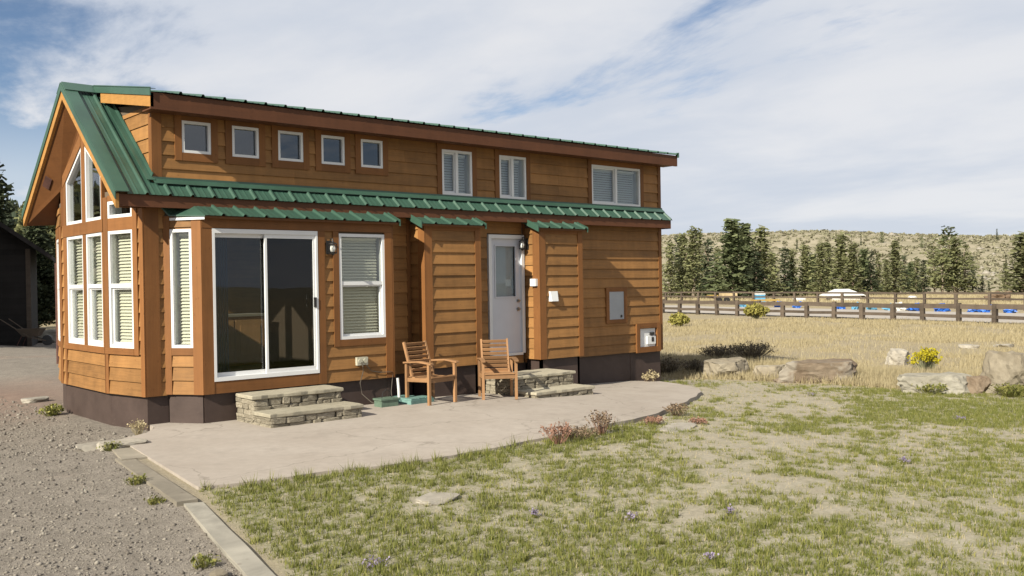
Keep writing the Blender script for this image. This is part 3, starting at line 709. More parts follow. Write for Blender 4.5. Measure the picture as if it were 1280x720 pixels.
for s in (0, 1):
    yv = (lambda y: y) if s == 0 else (lambda y: WY-y)
    p = (yv(YE-.04), zeave(YE-.04)); q = (RY, ZR)
    strip('rake_trim', p, q, XK-.012, XK+.16, .014, M_roof, groof, .030)
    # drip face + wooden rake board below it
    MB().hexa([(x, y, z+t) for t in (-.075, .036) for (y, z) in (p, q) for x in (XK-.016, XK-.003)]).build('rake_trim', M_roof, groof)
    p2 = (yv(YE-.012), zeave(YE-.012))
    MB().hexa([(x, y, z+t) for t in (-.205, -.02) for (y, z) in (p2, q) for x in (XK, XK+.045)]).build('rake_board', M_rake, groof)
    # sloping soffit under the overhang, from the rake board back to the prow
    yw = .912 if s == 0 else 2.932; ywe = yv(0.)
    a = (XK+.04, RY, ZR-.20); b_ = (XK+.04, p2[0], p2[1]-.20); c_ = (-.19, RY, 4.42); d_ = (-.0, yv(-.12), 2.99); e_ = (-.19, yw, 3.60 if s == 0 else 3.46)
    mb = MB(); top = [Vector(v)+Vector((0, 0, .012)) for v in (a, b_, d_, e_, c_)]
    mb.v = [tuple(v) for v in (a, b_, d_, e_, c_)] + [tuple(v) for v in top]
    mb.f = [(0, 1, 2, 3, 4), (9, 8, 7, 6, 5)] + [(i, (i+1) % 5, 5+(i+1) % 5, 5+i) for i in range(5)]
    sf = mb.build('soffit', M_soffit, groof)
    if s == 1:
        P0 = Vector(a); du = (Vector(b_)-P0).normalized(); dv = (Vector(c_)-P0); dv = (dv-du*dv.dot(du)).normalized(); nn = du.cross(dv); nn = nn if nn.z < 0 else -nn
        o = P0 + du*1.50 + dv*.08 + nn*.035
        MB().hexa([o+du*i*.22+dv*j*.11+nn*k for k in (0, .012) for j in (0, 1) for i in (0, 1)]).build('soffit_vent', M_rust, sf)
# fascias and eave soffits
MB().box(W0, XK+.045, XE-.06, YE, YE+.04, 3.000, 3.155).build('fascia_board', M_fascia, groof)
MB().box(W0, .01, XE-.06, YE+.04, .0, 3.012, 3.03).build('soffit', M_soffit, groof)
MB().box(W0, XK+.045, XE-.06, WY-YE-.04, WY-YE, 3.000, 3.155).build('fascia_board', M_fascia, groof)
MB().box(W0, XE-.06, XE-.045, YE-.005, .0, 2.99, 3.22).build('fascia_board', M_fascia, groof)
# flashing between the skirt roof and the dormer
MB().hexa([(x, y, z) for (y, z) in ((-.115, zeave(-.115)+.040), (-.040, zeave(-.040)+.045)) for dz in (0, .006) for x in (.12, XR+.02) for (y, z) in [(y, z+dz)]]).build('flashing', M_roof, groof)
MB().box(W0, .12, XR+.02, -.046, -.036, zeave(-.04)+.03, zeave(-.04)+.075).build('flashing', M_roof, groof)
strip('flashing', (-.05, zeave(-.05)), (RY-.2, zeave(RY-.2)), .03, .148, .012, M_roof, groof, .034)
strip('flashing', (-.0, zeave(.0)), (RY-.2, zeave(RY-.2)), .112, .124, .07, M_roof, groof, .034)
for s in (-1, 1):
    strip('ridge_cap', (RY+s*.17, ZR-SLOPE*.17), (RY, ZR), XK-.014, .0 if s < 0 else XE, .012, M_roof, groof, .046)
# dormer roof
YU = -.37; ZU = 4.503; XU = -.014; XUR = 10.87; sl2 = (ZR-.02-ZU)/(RY-YU)
dk = MB().hexa([(x, y, z+t) for t in (-.07, -.01) for (y, z) in ((YU+.03, ZU+.03*sl2), (RY, ZR)) for x in (XU+.045, XUR-.03)])
droof = dk.build('dormer_roof', M_soffit, cabin)
panels(droof, (YU-.03, ZU-.03*sl2+.01), (RY+.0, ZR+.03), XU+.14, XUR)
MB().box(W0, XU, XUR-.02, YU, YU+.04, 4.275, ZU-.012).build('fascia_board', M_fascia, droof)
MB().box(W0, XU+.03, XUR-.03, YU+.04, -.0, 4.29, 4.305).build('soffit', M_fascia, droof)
MB().hexa([(x, y, z+t) for t in (-.20, -.02) for (y, z) in ((YU, ZU), (RY-.35, ZR-.35*sl2)) for x in (XU-.004, XU+.04)]).build('rake_board', M_rake, droof)
MB().hexa([(x, y, z+t) for t in (-.055, .055) for (y, z) in ((YU-.03, ZU-.03*sl2), (RY-.10, ZR-.10*sl2)) for x in (XU-.02, XU-.006)]).build('rake_trim', M_roof, droof)
strip('rake_trim', (YU-.02, ZU-.02*sl2), (RY, ZR), XU-.02, XU+.06, .006, M_roof, droof, .036)
MB().box(W0, XUR-.03, XUR, YU-.035, YU+.03, ZU-.05, ZU+.05).build('rake_trim', M_roof, droof)
# little roofs over the bump-outs
def bump_roof(xa, xb, dep, zt=2.895, corner=False):
    y0 = -dep-.13; z0 = zt; z1 = z0+.42*(-y0)
    mb = MB().hexa([(x, y, z+t) for t in (-.04, -.008) for (y, z) in ((y0+.02, z0), (0, z1)) for x in (xa+.01, xb-.01)])
    r = mb.build('bump_roof', M_soffit, cabin)
    panels(r, (y0, z0), (0, z1), xa, xb)
    if not corner: MB().hexa([(x, y, z+t) for t in (-.075, .036) for (y, z) in ((y0-.004, z0), (0, z1)) for x in (xa-.012, xa+.002)]).build('rake_trim', M_roof, r)
    MB().hexa([(x, y, z+t) for t in (-.06, .036) for (y, z) in ((y0-.004, z0), (0, z1)) for x in (xb-.002, xb+.010)]).build('rake_trim', M_roof, r)
    return r
# bay roof follows the angled cheek: short first panels
r1 = bump_roof(.60, 3.74, D1, corner=True)
y0 = -D1-.13; z0 = 2.895; z1 = z0+.42*(-y0)
MB().add([(.60, y0, z0), (.60, 0, z1), (.16, 0, z1-.02), (.30, -.12, z0+.02), (.60, y0, z0-.02), (.60, 0, z1-.03), (.16, 0, z1-.05), (.30, -.12, z0)], [(0, 1, 2, 3), (7, 6, 5, 4), (0, 3, 7, 4), (3, 2, 6, 7), (1, 0, 4, 5), (2, 1, 5, 6)]).build('roof_panel', M_roof, r1)
MB().hexa([(.31, -.11, 2.84), (.60, y0+.02, 2.84), (.33, -.10, 2.84), (.62, y0+.05, 2.84), (.31, -.11, 2.875), (.60, y0+.02, 2.875), (.33, -.10, 2.875), (.62, y0+.05, 2.875)]).build('rake_board', M_white, r1)
bump_roof(4.20, 5.53, D2); bump_roof(6.74, 7.99, D2)

# ---- sliding door
def slider():
    fr = F1; a0, a1, z0, z1 = .735-.60, 2.34-.60, .655, 2.725; fw = .036
    mb = MB().box(fr, a0, a0+fw, -.08, .04, z0, z1).box(fr, a1-fw, a1, -.08, .04, z0, z1).box(fr, a0+fw, a1-fw, -.08, .04, z0, z0+.055).box(fr, a0+fw, a1-fw, -.08, .04, z1-.06, z1)
    d = mb.build('sliding_door', M_white, cabin); am = (a0+a1)/2
    def leaf_(x0, x1, b, gmat, nm):
        s = .034; q = MB().box(fr, x0, x0+s, b-.035, b, z0+.055, z1-.06).box(fr, x1-s, x1, b-.035, b, z0+.055, z1-.06).box(fr, x0+s, x1-s, b-.035, b, z0+.055, z0+.11).box(fr, x0+s, x1-s, b-.035, b, z1-.115, z1-.06)
        q.build('door_leaf', M_white, d); MB().box(fr, x0+s, x1-s, b-.02, b-.014, z0+.11, z1-.115).build('pane', gmat, d)
    leaf_(a0+fw, am+.03, -.03, M_glass_door, 0); leaf_(am-.03, a1-fw, .025, M_glass_screen, 1)
    h = a1-fw-.02
    MB().box(fr, h-.016, h+.016, .025, .055, 1.62, 1.76).build('door_handle', M_black, d)
    MB().tube([fr(h-.10, -.02, 1.58), fr(h-.12, .0, 1.64), fr(h-.12, .0, 1.74), fr(h-.10, -.02, 1.80)], .012).build('door_handle', M_black, d)
slider()
# ---- entry door
def entry():
    fr = FL; a0, a1, z0, z1 = 5.99, 6.83, .655, 2.78; fw = .065
    mb = MB().box(fr, a0, a0+fw, -.08, .045, z0, z1).box(fr, a1-fw, a1, -.08, .045, z0, z1).box(fr, a0+fw, a1-fw, -.08, .045, z1-fw, z1).box(fr, a0+fw, a1-fw, -.08, .05, z0-.03, z0+.015)
    fm = mb.mesh('door_frame', M_white)
    g0, g1, h0, h1 = a0+.16, a1-.17, 1.66, 2.60; mb = MB(); b0, b1 = -.045, .0
    A0, A1, Z0, Z1 = a0+fw, a1-fw, z0+.015, z1-fw
    mb.box(fr, A0, g0, b0, b1, Z0, Z1).box(fr, g1, A1, b0, b1, Z0, Z1).box(fr, g0, g1, b0, b1, Z0, h0).box(fr, g0, g1, b0, b1, h1, Z1)
    d = mb.build('entry_door', M_doorwhite, cabin); link('door_frame', fm, d)
    s = .022; MB().box(fr, g0, g0+s, b1, b1+.014, h0, h1).box(fr, g1-s, g1, b1, b1+.014, h0, h1).box(fr, g0+s, g1-s, b1, b1+.014, h0, h0+s).box(fr, g0+s, g1-s, b1, b1+.014, h1-s, h1).build('pane_moulding', M_doorwhite, d)
    MB().box(fr, g0+s, g1-s, -.025, -.02, h0+s, h1-s).build('pane', M_glass_soft, d)
    MB().box(fr, g0+s, g1-s, -.062, -.05, h0, h1).build('door_shade', M_canvas, d)
    for zz, r in ((1.60, .030), (1.45, .034)):
        MB().tube([fr(A1-.07, 0, zz), fr(A1-.07, .018, zz)], r, 12).tube([fr(A1-.07, .018, zz), fr(A1-.07, .06, zz)], .018, 10).build('door_knob' if zz < 1.5 else 'deadbolt', M_steel, d)
entry()
# ---- wall lanterns
def lantern(fr, a, z, b=.03):
    q = MB().box(fr, a-.045, a+.045, b-.025, b+.012, z-.10, z+.10)
    q.tube([fr(a, b+.01, z+.06), fr(a, b+.06, z+.125), fr(a, b+.11, z+.12), fr(a, b+.115, z+.085)], .010)
    c = fr(a, b+.115, 0)
    q.lathe(c, [(.012, z+.09), (.02, z+.075), (.065, z+.05), (.066, z+.042)]).lathe(c, [(.058, z-.095), (.062, z-.085), (.05, z-.075), (.01, z-.12)])
    for k in range(4):
        an = math.pi/4+k*math.pi/2; e = Vector((math.cos(an), math.sin(an), 0))*.055
        q.bar(c+e+Vector((0, 0, z-.085)), c+e+Vector((0, 0, z+.045)), .008, .008)
    o = q.build('wall_lantern', M_black, cabin)
    MB().lathe(c, [(.01, z-.08), (.032, z-.06), (.04, z-.02), (.03, z+.025), (.01, z+.04)]).build('lamp_globe', M_bulb, o, True)
lantern(F1, 2.53-.60, 2.49); lantern(FL, 6.95-.02, 2.64, .05) if False else lantern(Fr((b3a, 0), (0, -1), (-1, 0)), .10, 2.62, .02)
# ---- small fixtures
ut = MB().box(FL, 9.075, 9.50, -.0, .045, 1.165, 1.715).build('electrical_panel', M_grey, cabin)
trim(ut, FL, 8.987, 9.075, 1.09, 1.80, .05); trim(ut, FL, 9.50, 9.594, 1.09, 1.80, .05); trim(ut, FL, 9.075, 9.50, 1.715, 1.80, .05, False); trim(ut, FL, 9.075, 9.50, 1.09, 1.165, .05, False)
MB().box(FL, 9.40, 9.44, .045, .058, 1.20, 1.25).build('latch', M_black, ut)
pi_ = MB().box(FL, 10.0, 10.48, 0, .02, .57, .94).build('power_inlet', M_white, cabin)
trim(pi_, FL, 9.87, 9.97, ZS-.02, 1.05, .06); trim(pi_, FL, 10.505, 10.617, ZS-.02, 1.05, .06); trim(pi_, FL, 9.97, 10.505, .95, 1.05, .058, False); trim(pi_, FL, 9.97, 10.505, ZS-.02, .565, .058, False)
MB().box(FL, 10.20, 10.46, .02, .05, .62, .78).build('inlet_cover', M_white, pi_); MB().box(FL, 10.30, 10.42, .02, .06, .80, .86).build('inlet_socket', M_black, pi_); MB().box(FL, 10.33, 10.40, .05, .056, .67, .76).build('inlet_socket', M_black, pi_)
F3 = Fr((b3a, -D2), (1, 0), (0, -1))
v3 = MB().hexa([F3(.20, .02, 1.58), F3(.40, .02, 1.58), F3(.22, .085, 1.58), F3(.38, .085, 1.58), F3(.20, .02, 1.76), F3(.40, .02, 1.76), F3(.21, .05, 1.76), F3(.39, .05, 1.76)]).build('vent_hood', M_white, cabin)
MB().box(Fr((b3a, 0), (0, -1), (-1, 0)), D2-.16, D2-.02, .034, .09, 1.86, 1.99).build('weather_box', M_white, cabin)
ou = MB().box(F1, 2.96-.6, 3.15-.6, .02, .075, .72, .84).build('wall_outlet', M_ivory, cabin)
for k in (0, 1): MB().tube([F1(3.01-.6+k*.09, .075, .785), F1(3.01-.6+k*.09, .09, .785)], .035, 12).build('outlet_cover', M_ivory, ou)

# ------------------------------------------------------------------ inside, seen through the glass
kc = empty('kitchen_cabinet', (2.2, 2.9, .55), 0, 'brown wooden kitchen cabinet behind the right half of the sliding door', 'cabinet')
MB().box(W0, -.75, 1.0, 0, .6, 0, .86).build('carcass', M_cab, kc); MB().box(W0, -.78, 1.03, -.03, .6, .86, .90).build('counter', M_counter, kc)
for k in range(3): 
    dd = MB().box(W0, -.72+k*.58, -.72+k*.58+.54, -.02, -.001, .08, .80).build('door', M_cab, kc); MB().box(W0, -.64+k*.58, -.64+k*.58+.38, -.028, -.02, .18, .70).build('door_panel', M_cab, dd)
cu = MB()
for k in range(14): cu.box(W0, .80+k*.018, .80+k*.018+.016, -.30+(k % 2)*.03, -.27+(k % 2)*.03, .60, 2.65)
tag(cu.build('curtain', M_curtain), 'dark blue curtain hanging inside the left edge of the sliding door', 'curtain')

# ------------------------------------------------------------------ stone steps
def rough_box(rs, sx, sy, sz, j=.12):
    v = []
    for c in (0, 1):
        for b in (0, 1):
            for a in (0, 1): v.append(Vector(((a-.5)*sx*(1-rs.rand()*j), (b-.5)*sy*(1-rs.rand()*j), (c-.5)*sz*(1-rs.rand()*j))))
    return v
STONE_ME = []
_r = np.random.RandomState(5)
import bmesh
for k in range(8):
    mb = MB().hexa(rough_box(_r, 1, 1, 1, .28)); me = mb.mesh('stone', M_stone)
    bm = bmesh.new(); bm.from_mesh(me); bmesh.ops.bevel(bm, geom=bm.edges[:], offset=.10, segments=1, affect='EDGES'); bm.to_mesh(me); bm.free(); STONE_ME.append(me)
def slab(name, x0, x1, y0, y1, z0, z1, rs, parent, mat):
    """flagstone with a wavering rim"""
    per = []; st = .11
    def walk(p, q):
        n = max(2, int((Vector(q)-Vector(p)).length/st)); return [(p[0]+(q[0]-p[0])*i/n, p[1]+(q[1]-p[1])*i/n) for i in range(n)]
    per = walk((x0, y0), (x1, y0))+walk((x1, y0), (x1, y1))+walk((x1, y1), (x0, y1))+walk((x0, y1), (x0, y0))
    per = [(x+rs.uniform(-.014, .014), y+rs.uniform(-.014, .014)) for x, y in per]; n = len(per); cxm, cym = (x0+x1)/2, (y0+y1)/2
    mb = MB()
    for sc, zz in ((.965, z0), (1., z0+.012), (1.0, z1-.010), (.985, z1)):
        mb.v += [(cxm+(x-cxm)*sc, cym+(y-cym)*sc, zz+rs.uniform(-.003, .003)) for x, y in per]
    for l in range(3): mb.f += [(l*n+i, l*n+(i+1) % n, (l+1)*n+(i+1) % n, (l+1)*n+i) for i in range(n)]
    mb.f += [tuple(range(n))[::-1], tuple(range(3*n, 4*n))]
    return mb.build(name, mat, parent)
def steps(loc, X0, X1, lev, label, seed):
    """lev: list of (y_front, y_back, z_bottom, z_top) in world"""
    rs = np.random.RandomState(seed); e = empty('stone_steps', loc, 0, label, 'steps'); ox, oy, oz = loc
    for yf, yb, zb_, zt, xa, xb in lev:
        th = .055; ov = .035
        MB().box(W0, xa+.05-ox, xb-.05-ox, yf+.05-oy, yb-oy, zb_-.1-oz, zt-th-oz).build('core', M_mortar, e)
        def course(p, q, nrm):
            p = Vector(p); q = Vector(q); Lq = (q-p).length; d = (q-p).normalized(); z = zb_-.01; ang = math.atan2(d.y, d.x)
            while z < zt-th-.012:
                h = min(rs.uniform(.035, .085), zt-th-z); s = -.01
                if zt-th-z-h < .03: h = zt-th-z
                while s < Lq-.02:
                    l = min(rs.uniform(.08, .34), Lq-s)
                    o = link('stone', STONE_ME[rs.randint(8)], e); c = p+d*(s+l/2)+Vector(nrm)*(-.035+rs.uniform(-.008, .012))
                    o.location = (c.x-ox, c.y-oy, z+h/2-oz); o.rotation_euler = (0, 0, ang); o.scale = (l*1.13, .12, h*1.17); s += l
                z += h
        course((xa, yf, 0), (xb, yf, 0), (0, -1, 0)); course((xa, yb, 0), (xa, yf, 0), (-1, 0, 0)); course((xb, yf, 0), (xb, yb, 0), (1, 0, 0))
        slab('tread', xa-ov-ox, xb+ov-ox, yf-ov-oy, yb-oy, zt-th-oz, zt-oz, rs, e, M_tread)
    return e
steps((1.75, -.95, .10), 1.05, 2.45, [(-1.47, -.97, .09, .275, 1.06, 2.42), (-1.00, -.50, .09, .475, 1.05, 2.38)], 'two stone steps with flagstone treads under the sliding glass door', 1)
steps((6.3, -.9, .02), 5.6, 7.0, [(-1.50, -1.03, -.02, .145, 5.72, 7.02), (-1.06, -.36, -.02, .375, 5.63, 7.00)], 'two low stone steps below the white entry door, behind the chair', 2)

# ------------------------------------------------------------------ patio chairs
def chair(loc, rz, label):
    e = empty('patio_chair', loc, rz, label, 'chair', 'wooden slat armchairs on the patio')
    w, d = .58, .56; x = w/2-.025
    for s in (-1, 1):
        MB().box(W0, s*x-.021, s*x+.021, -d/2, -d/2+.045, 0, .615).build('leg', M_chairv, e)
        MB().box(W0, s*x-.021, s*x+.021, d/2-.045, d/2, 0, .60).build('leg', M_chairv, e)
        a = MB(); pts = [(-d/2-.05, .618), (-d/2+.04, .632), (-.05, .648), (d/2-.05, .628), (d/2+.03, .622)]
        for (ya, za), (yb, zb_) in zip(pts[:-1], pts[1:]):
            a.hexa([(s*x+i*.034, y, z+t) for t in (-.012, .012) for (y, z) in ((ya, za), (yb, zb_)) for i in (-1, 1)])
        a.build('armrest', M_chair, e)
        MB().bar((s*x, -d/2+.045, .375), (s*x, d/2-.045, .36), .022, .06).build('side_rail', M_chair, e)
        MB().bar((s*(x-.05), d/2-.10, .36), (s*(x-.05), d/2+.10, .93), .028, .045, (0, 1, 0)).build('back_post', M_chairv, e)
    MB().box(W0, -x+.022, x-.022, -d/2+.008, -d/2+.032, .335, .40).build('front_rail', M_chair, e); MB().box(W0, -x+.022, x-.022, d/2-.035, d/2-.012, .33, .385).build('rear_rail', M_chair, e)
    for k in range(7):
        y = -d/2-.01+k*.078; z = .405-.045*math.sin(math.pi*min(1, max(0, k/6)))*.6-.008*k/6
        MB().box(W0, -x+.025, x-.025, y, y+.062, z, z+.018).build('seat_slat', M_chair, e)
    for k in range(8):
        t = (k+.45)/8; p = Vector((0, d/2-.10+.20*t, .41+.52*t))
        MB().bar(p+Vector((-x+.064, 0, 0)), p+Vector((x-.064, 0, 0)), .018, .046, (0, -.33, .94)).build('back_slat', M_chair, e)
    return e
chair((4.03, -.93, float(pz(4.03, -.9))), math.radians(5), 'brown wooden slat armchair beside the green irrigation lids')
chair((5.24, -1.10, float(pz(5.24, -1.1))), math.radians(-33), 'brown wooden slat armchair turned towards the lawn in front of the door steps')

# ------------------------------------------------------------------ bits along the wall
z0 = .098
e = empty('valve_box', (3.30, -.78, z0), 0, 'small grey green box with wire handle under the wall outlet', 'box')
MB().box(W0, -.15, .15, -.10, .10, 0, .10).build('body', M_valve, e); MB().box(W0, -.165, .165, -.115, .115, .10, .125).build('lid', M_valve, e)
MB().tube([(-.08, 0, .12), (-.06, 0, .21), (.0, 0, .25), (.07, 0, .22), (.10, 0, .12)], .006, 5).build('handle', M_black, e)
for k, (dx, dy, rz, lb) in enumerate(((3.72, -.52, .2, 'teal irrigation lid closer to the cabin wall beside the chair'), (3.86, -.78, .12, 'teal irrigation lid at the front, partly behind the chair leg'))):
    e = empty('irrigation_lid', (dx, dy, z0), rz, lb, 'lid', 'teal irrigation lids under the chair')
    MB().box(W0, -.24, .24, -.14, .14, 0, .06).build('rim', M_teal, e)
    for j in range(3): MB().box(W0, -.22+j*.15, -.085+j*.15, -.125, .125, .061, .085).build('lid_rib', M_teal, e)
tag(MB().tube([(3.66, -.60, .09), (3.665, -.585, .30), (3.66, -.57, .48)], .022, 10).build('drain_pipe', M_pvc), 'short upright white plastic pipe by the bay corner', 'pipe')
tag(MB().tube([F1(2.42, .09, .77), F1(2.44, .10, .70), F1(2.47, .06, .62), F1(2.43, .03, .45), F1(2.45, .05, .28), F1(2.55, .14, .16), F1(2.62, .2, .115)], .007, 5).build('power_cord', M_cord), 'thin grey cord hanging from the wall outlet to the patio', 'cord')
tag(MB().tube([F1(2.50, .085, .73), F1(2.62, .05, .62), F1(2.78, .045, .585), F1(2.95, .05, .58), F1(3.03, .03, .57), F1(3.0, .05, .45), F1(2.93, .12, .30), F1(2.86, .24, .20)], .006, 5).build('power_cord', M_cord), 'thin cord looping along the bay base to the green box', 'cord')

# ------------------------------------------------------------------ timber edging and flat stones
def timber(p, q, wdt, z, label, mat=None):
    p = Vector((*p, 0)); q = Vector((*q, 0)); d = (q-p).normalized(); x = Vector((d.y, -d.x, 0)); c = (p+q)/2
    e = MB(); n = 6; rs = np.random.RandomState(int(abs(p.y)*100))
    for i in range(n+1):
        t = i/n; b = p+(q-p)*t-c
        for s in (-1, 1):
            for zz in (-.16, 0): e.v.append(tuple(b + x*s*wdt/2*(1+rs.uniform(-.04, .04)) + Vector((0, 0, zz+rs.uniform(-.004, .004)))))
    for i in range(n):
        a = i*4; b = a+4; e.f += [(a+1, b+1, b+3, a+3), (a, a+2, b+2, b), (a, b, b+1, a+1), (a+2, a+3, b+3, b+2)]
    e.f += [(0, 1, 3, 2), (n*4, n*4+2, n*4+3, n*4+1)]
    o = e.build('edging_timber', mat or M_timber); o.location = (c.x, c.y, z); tag(o, label, 'timber', 'timbers edging the lawn')
timber((-1.02, -2.05), (-1.37, -4.62), .18, .068, 'grey weathered edging timber along the left side of the concrete patio')
timber((-1.33, -4.66), (-2.05, -7.8), .16, .052, 'pale weathered edging timber between the lawn and the gravel drive', M_timberp)
timber((-.80, -1.50), (-.95, -2.25), .30, .080, 'short dark grey edging block at the patio corner')
def rock_mesh(name, seed, sx, sy, sz, mat, sub=3, rough=.22, flat=0., cuts=5):
    """boulder: blocky super-ellipsoid, chipped by planes, roughened at three scales"""
    bm = bmesh.new(); bmesh.ops.create_icosphere(bm, subdivisions=sub, radius=1.0); rs = np.random.RandomState(seed)
    pl = []
    for k in range(cuts):
        nn = Vector(rs.normal(size=3)); nn.z *= .6; nn.normalize(); pl.append((nn, rs.uniform(.62, .88)))
    if flat: pl.append((Vector((rs.uniform(-.08, .08), rs.uniform(-.08, .08), 1)).normalized(), flat))
    offs = rs.rand(3)*50
    P = np.array([v.co[:] for v in bm.verts]); P /= (np.abs(P)**3.4).sum(1)[:, None]**(1/3.4); P0 = P.copy()
    for nn, dd in pl:
        nv = np.array(nn[:]); kk = np.maximum(0, P@nv-dd); P -= nv*kk[:, None]*.95
    for fq, am in ((1.5, 1.5), (4.2, .75), (10., .38)):
        x = P0*fq; nz = fbm(x[:, 0]+offs[0]+x[:, 2]*.7, x[:, 1]+offs[1]-x[:, 2]*.5, 3)-.5
        if fq > 2: nz = np.abs(nz)*2-.3
        P *= (1+rough*am*nz)[:, None]
    for v, p in zip(bm.verts, P): v.co = Vector((p[0]*sx, p[1]*sy, p[2]*sz))
    me = bpy.data.meshes.new(name); bm.to_mesh(me); bm.free(); me.materials.append(mat); return me
def rock(x, y, sx, sy, sz, rz, mat, label, cat='boulder', seed=1, flat=.0, sink=.35, name='boulder', sub=4, rough=.22, cuts=5, group=None, tilt=0.):
    o = link(name, rock_mesh(name, seed, sx, sy, sz, mat, sub, rough, flat, cuts)); o.location = (x, y, tzf(x, y)+sz*(1-sink)*.75); o.rotation_euler = (0, tilt, rz)
    return tag(o, label, cat, group)
rock(-.78, -1.28, .34, .20, .07, -.5, M_boulder_pale, 'flat pale stone at the patio corner above the dark edging block', 'stone', 3, .6, .5, 'flat_stone', 3)
rock(-.98, -1.05, .26, .16, .06, .3, M_boulder_pale, 'flat pale stone on the gravel just left of the patio corner', 'stone', 4, .6, .5, 'flat_stone', 3)
rock(-.10, 4.8, .26, .18, .07, .5, M_boulder_pale, 'pale flat stone on the gravel beside the prow skirting', 'stone', 8, .6, .5, 'flat_stone', 3)
rock(.30, -6.05, .24, .15, .035, .3, M_boulder_pale, 'pale flat stone lying in the lawn in front of the patio', 'stone', 9, .6, .45, 'flat_stone', 3)
rock(5.05, -4.85, .42, .22, .03, .3, M_boulder_pale, 'low grey stone flush in the lawn near the red weeds', 'stone', 10, .6, .5, 'flat_stone', 3)
rock(-2.03, -6.75, .10, .065, .045, .9, M_boulder, 'small stone at the near edge of the gravel beside the timber', 'stone', 12, .7, .4, 'flat_stone', 2)
RZ = -YAW
rock(13.05, .10, .52, .36, .30, RZ, M_boulder, 'low tan boulder nearest the cabin, in front of the dark shrubs', seed=21, flat=.72, sink=.25)
rock(13.25, -2.00, .88, .42, .33, RZ-.05, M_boulder_red, 'long rusty brown boulder with white patch and flat top', seed=33, flat=.74, sink=.25, cuts=4, tilt=-.04)
rock(13.32, -.95, .40, .30, .22, RZ, M_boulder, 'small tan boulder tucked against the left end of the long rusty boulder', seed=23, flat=.75, sink=.25)
rock(18.4, -1.30, .32, .26, .24, RZ, M_boulder_pale, 'pale rounded boulder standing in the dry grass behind the yellow bush', seed=24, sink=.2)
rock(13.0, -4.72, .80, .40, .26, RZ-.02, M_boulder_grey, 'long grey boulder with flat top in front of the yellow bush', seed=25, flat=.70, sink=.25, cuts=6)
rock(13.35, -5.28, .24, .20, .20, RZ, M_boulder_red, 'small brown broken rock wedged beside the big boulder', seed=26, sink=.3, name='rock')
rock(13.80, -5.85, .60, .48, .52, RZ, M_boulder, 'largest tan upright boulder at the right edge of the picture', seed=27, sink=.22, cuts=6, flat=.85)
rock(24.9, -.3, .34, .25, .09, RZ, M_boulder_pale, 'flat pale rock low in the meadow right of the middle', seed=28, flat=.6, sink=.4, name='rock', sub=3)
rock(25.8, -1.0, .30, .22, .08, RZ, M_boulder_pale, 'flat pale rock in the meadow near the right edge', seed=29, flat=.6, sink=.4, name='rock', sub=3)
rock(3.6, -9.3+8.9-12.4, .7, .6, .55, .4, M_boulder_pale, 'pale boulder on the lawn mirrored in the sliding door', seed=31, sink=.2) if False else None

# ------------------------------------------------------------------ plants
def blades(P, H, Wd, lean, rs, tint, seg=1, bend=.5):
    """bunch of grass blades: P (n,3) roots, H heights, Wd widths; tapering triangles or bent quads"""
    n = len(P); az = rs.rand(n)*2*np.pi; ld = rs.rand(n)*2*np.pi; ll = lean*rs.rand(n)
    sx = np.cos(az)*Wd/2; sy = np.sin(az)*Wd/2; lx = np.cos(ld)*ll*H; ly = np.sin(ld)*ll*H
    z0_ = np.zeros(n)
    a = P+np.stack([-sx, -sy, z0_-.01], 1); b = P+np.stack([sx, sy, z0_-.01], 1)
    c = P+np.stack([lx, ly, H*np.sqrt(np.maximum(.15, 1-ll**2))], 1)
    if seg == 1:
        V = np.stack([a, b, c], 1).reshape(-1, 3); Fc = np.arange(3*n).reshape(n, 3); return V, Fc, np.repeat(tint, 3)
    m1 = P+np.stack([lx*.35-sx*.8, ly*.35-sy*.8, H*.55], 1); m2 = P+np.stack([lx*.35+sx*.8, ly*.35+sy*.8, H*.55], 1)
    V = np.stack([a, b, m2, m1, c], 1).reshape(-1, 3); k = np.arange(n)*5
    Fc = np.concatenate([np.stack([k, k+1, k+2], 1), np.stack([k, k+2, k+3], 1), np.stack([k+3, k+2, k+4], 1)]); return V, Fc, np.repeat(tint, 5)
def in_patio(x, y): return (x > -1.12) & (x < 10.1) & (y > np.interp(x, fxs, fys)-.0) & (y < .1)
def view_keep(x, y, pad=3.):
    r = (x-CAM.x)*R0.x+(y-CAM.y)*R0.y; d = (x-CAM.x)*F0.x+(y-CAM.y)*F0.y
    return (d > 3) & (np.abs(r) < d*.62+pad)
rs = np.random.RandomState(11)
# lawn grass, clumped
nC = 78000; x = rs.uniform(-4.5, 15, nC); y = rs.uniform(-11.5, .5, nC)
g = green(x, y)*lawn_mask(x, y); keep = (rs.rand(nC) < g*.95+.035*lawn_mask(x, y)) & ~in_patio(x, y) & view_keep(x, y); x, y, g = x[keep], y[keep], g[keep]
nb = 13; cxs = np.repeat(x, nb); cys = np.repeat(y, nb); gg = np.repeat(g, nb); n = len(cxs)
tw = np.repeat(rs.uniform(.010, .034, len(x)), nb); px_ = cxs+rs.normal(0, 1, n)*tw; py_ = cys+rs.normal(0, 1, n)*tw; ok = ~in_patio(px_, py_) & (px_ > edge_x(py_)+.03); px_, py_, gg = px_[ok], py_[ok], gg[ok]; n = len(px_)
clump = np.repeat(rs.rand(len(x)), nb)[ok]
H = (.014+.050*clump**2.2*(.4+gg))*rs.uniform(.6, 1.3, n)
edgeb = np.exp(-(np.abs(py_-np.interp(px_, fxs, fys))/.22)**2)*(px_ < 5); H *= 1+.9*edgeb
t = np.clip(rs.normal(.24, .2, n)+.75*(1-gg)*rs.rand(n)+.25*(clump-.5), 0, 1)
V, Fc, T_ = blades(np.stack([px_, py_, tz(px_, py_)], 1), H, .0075+.004*rs.rand(n), .9, rs, t)
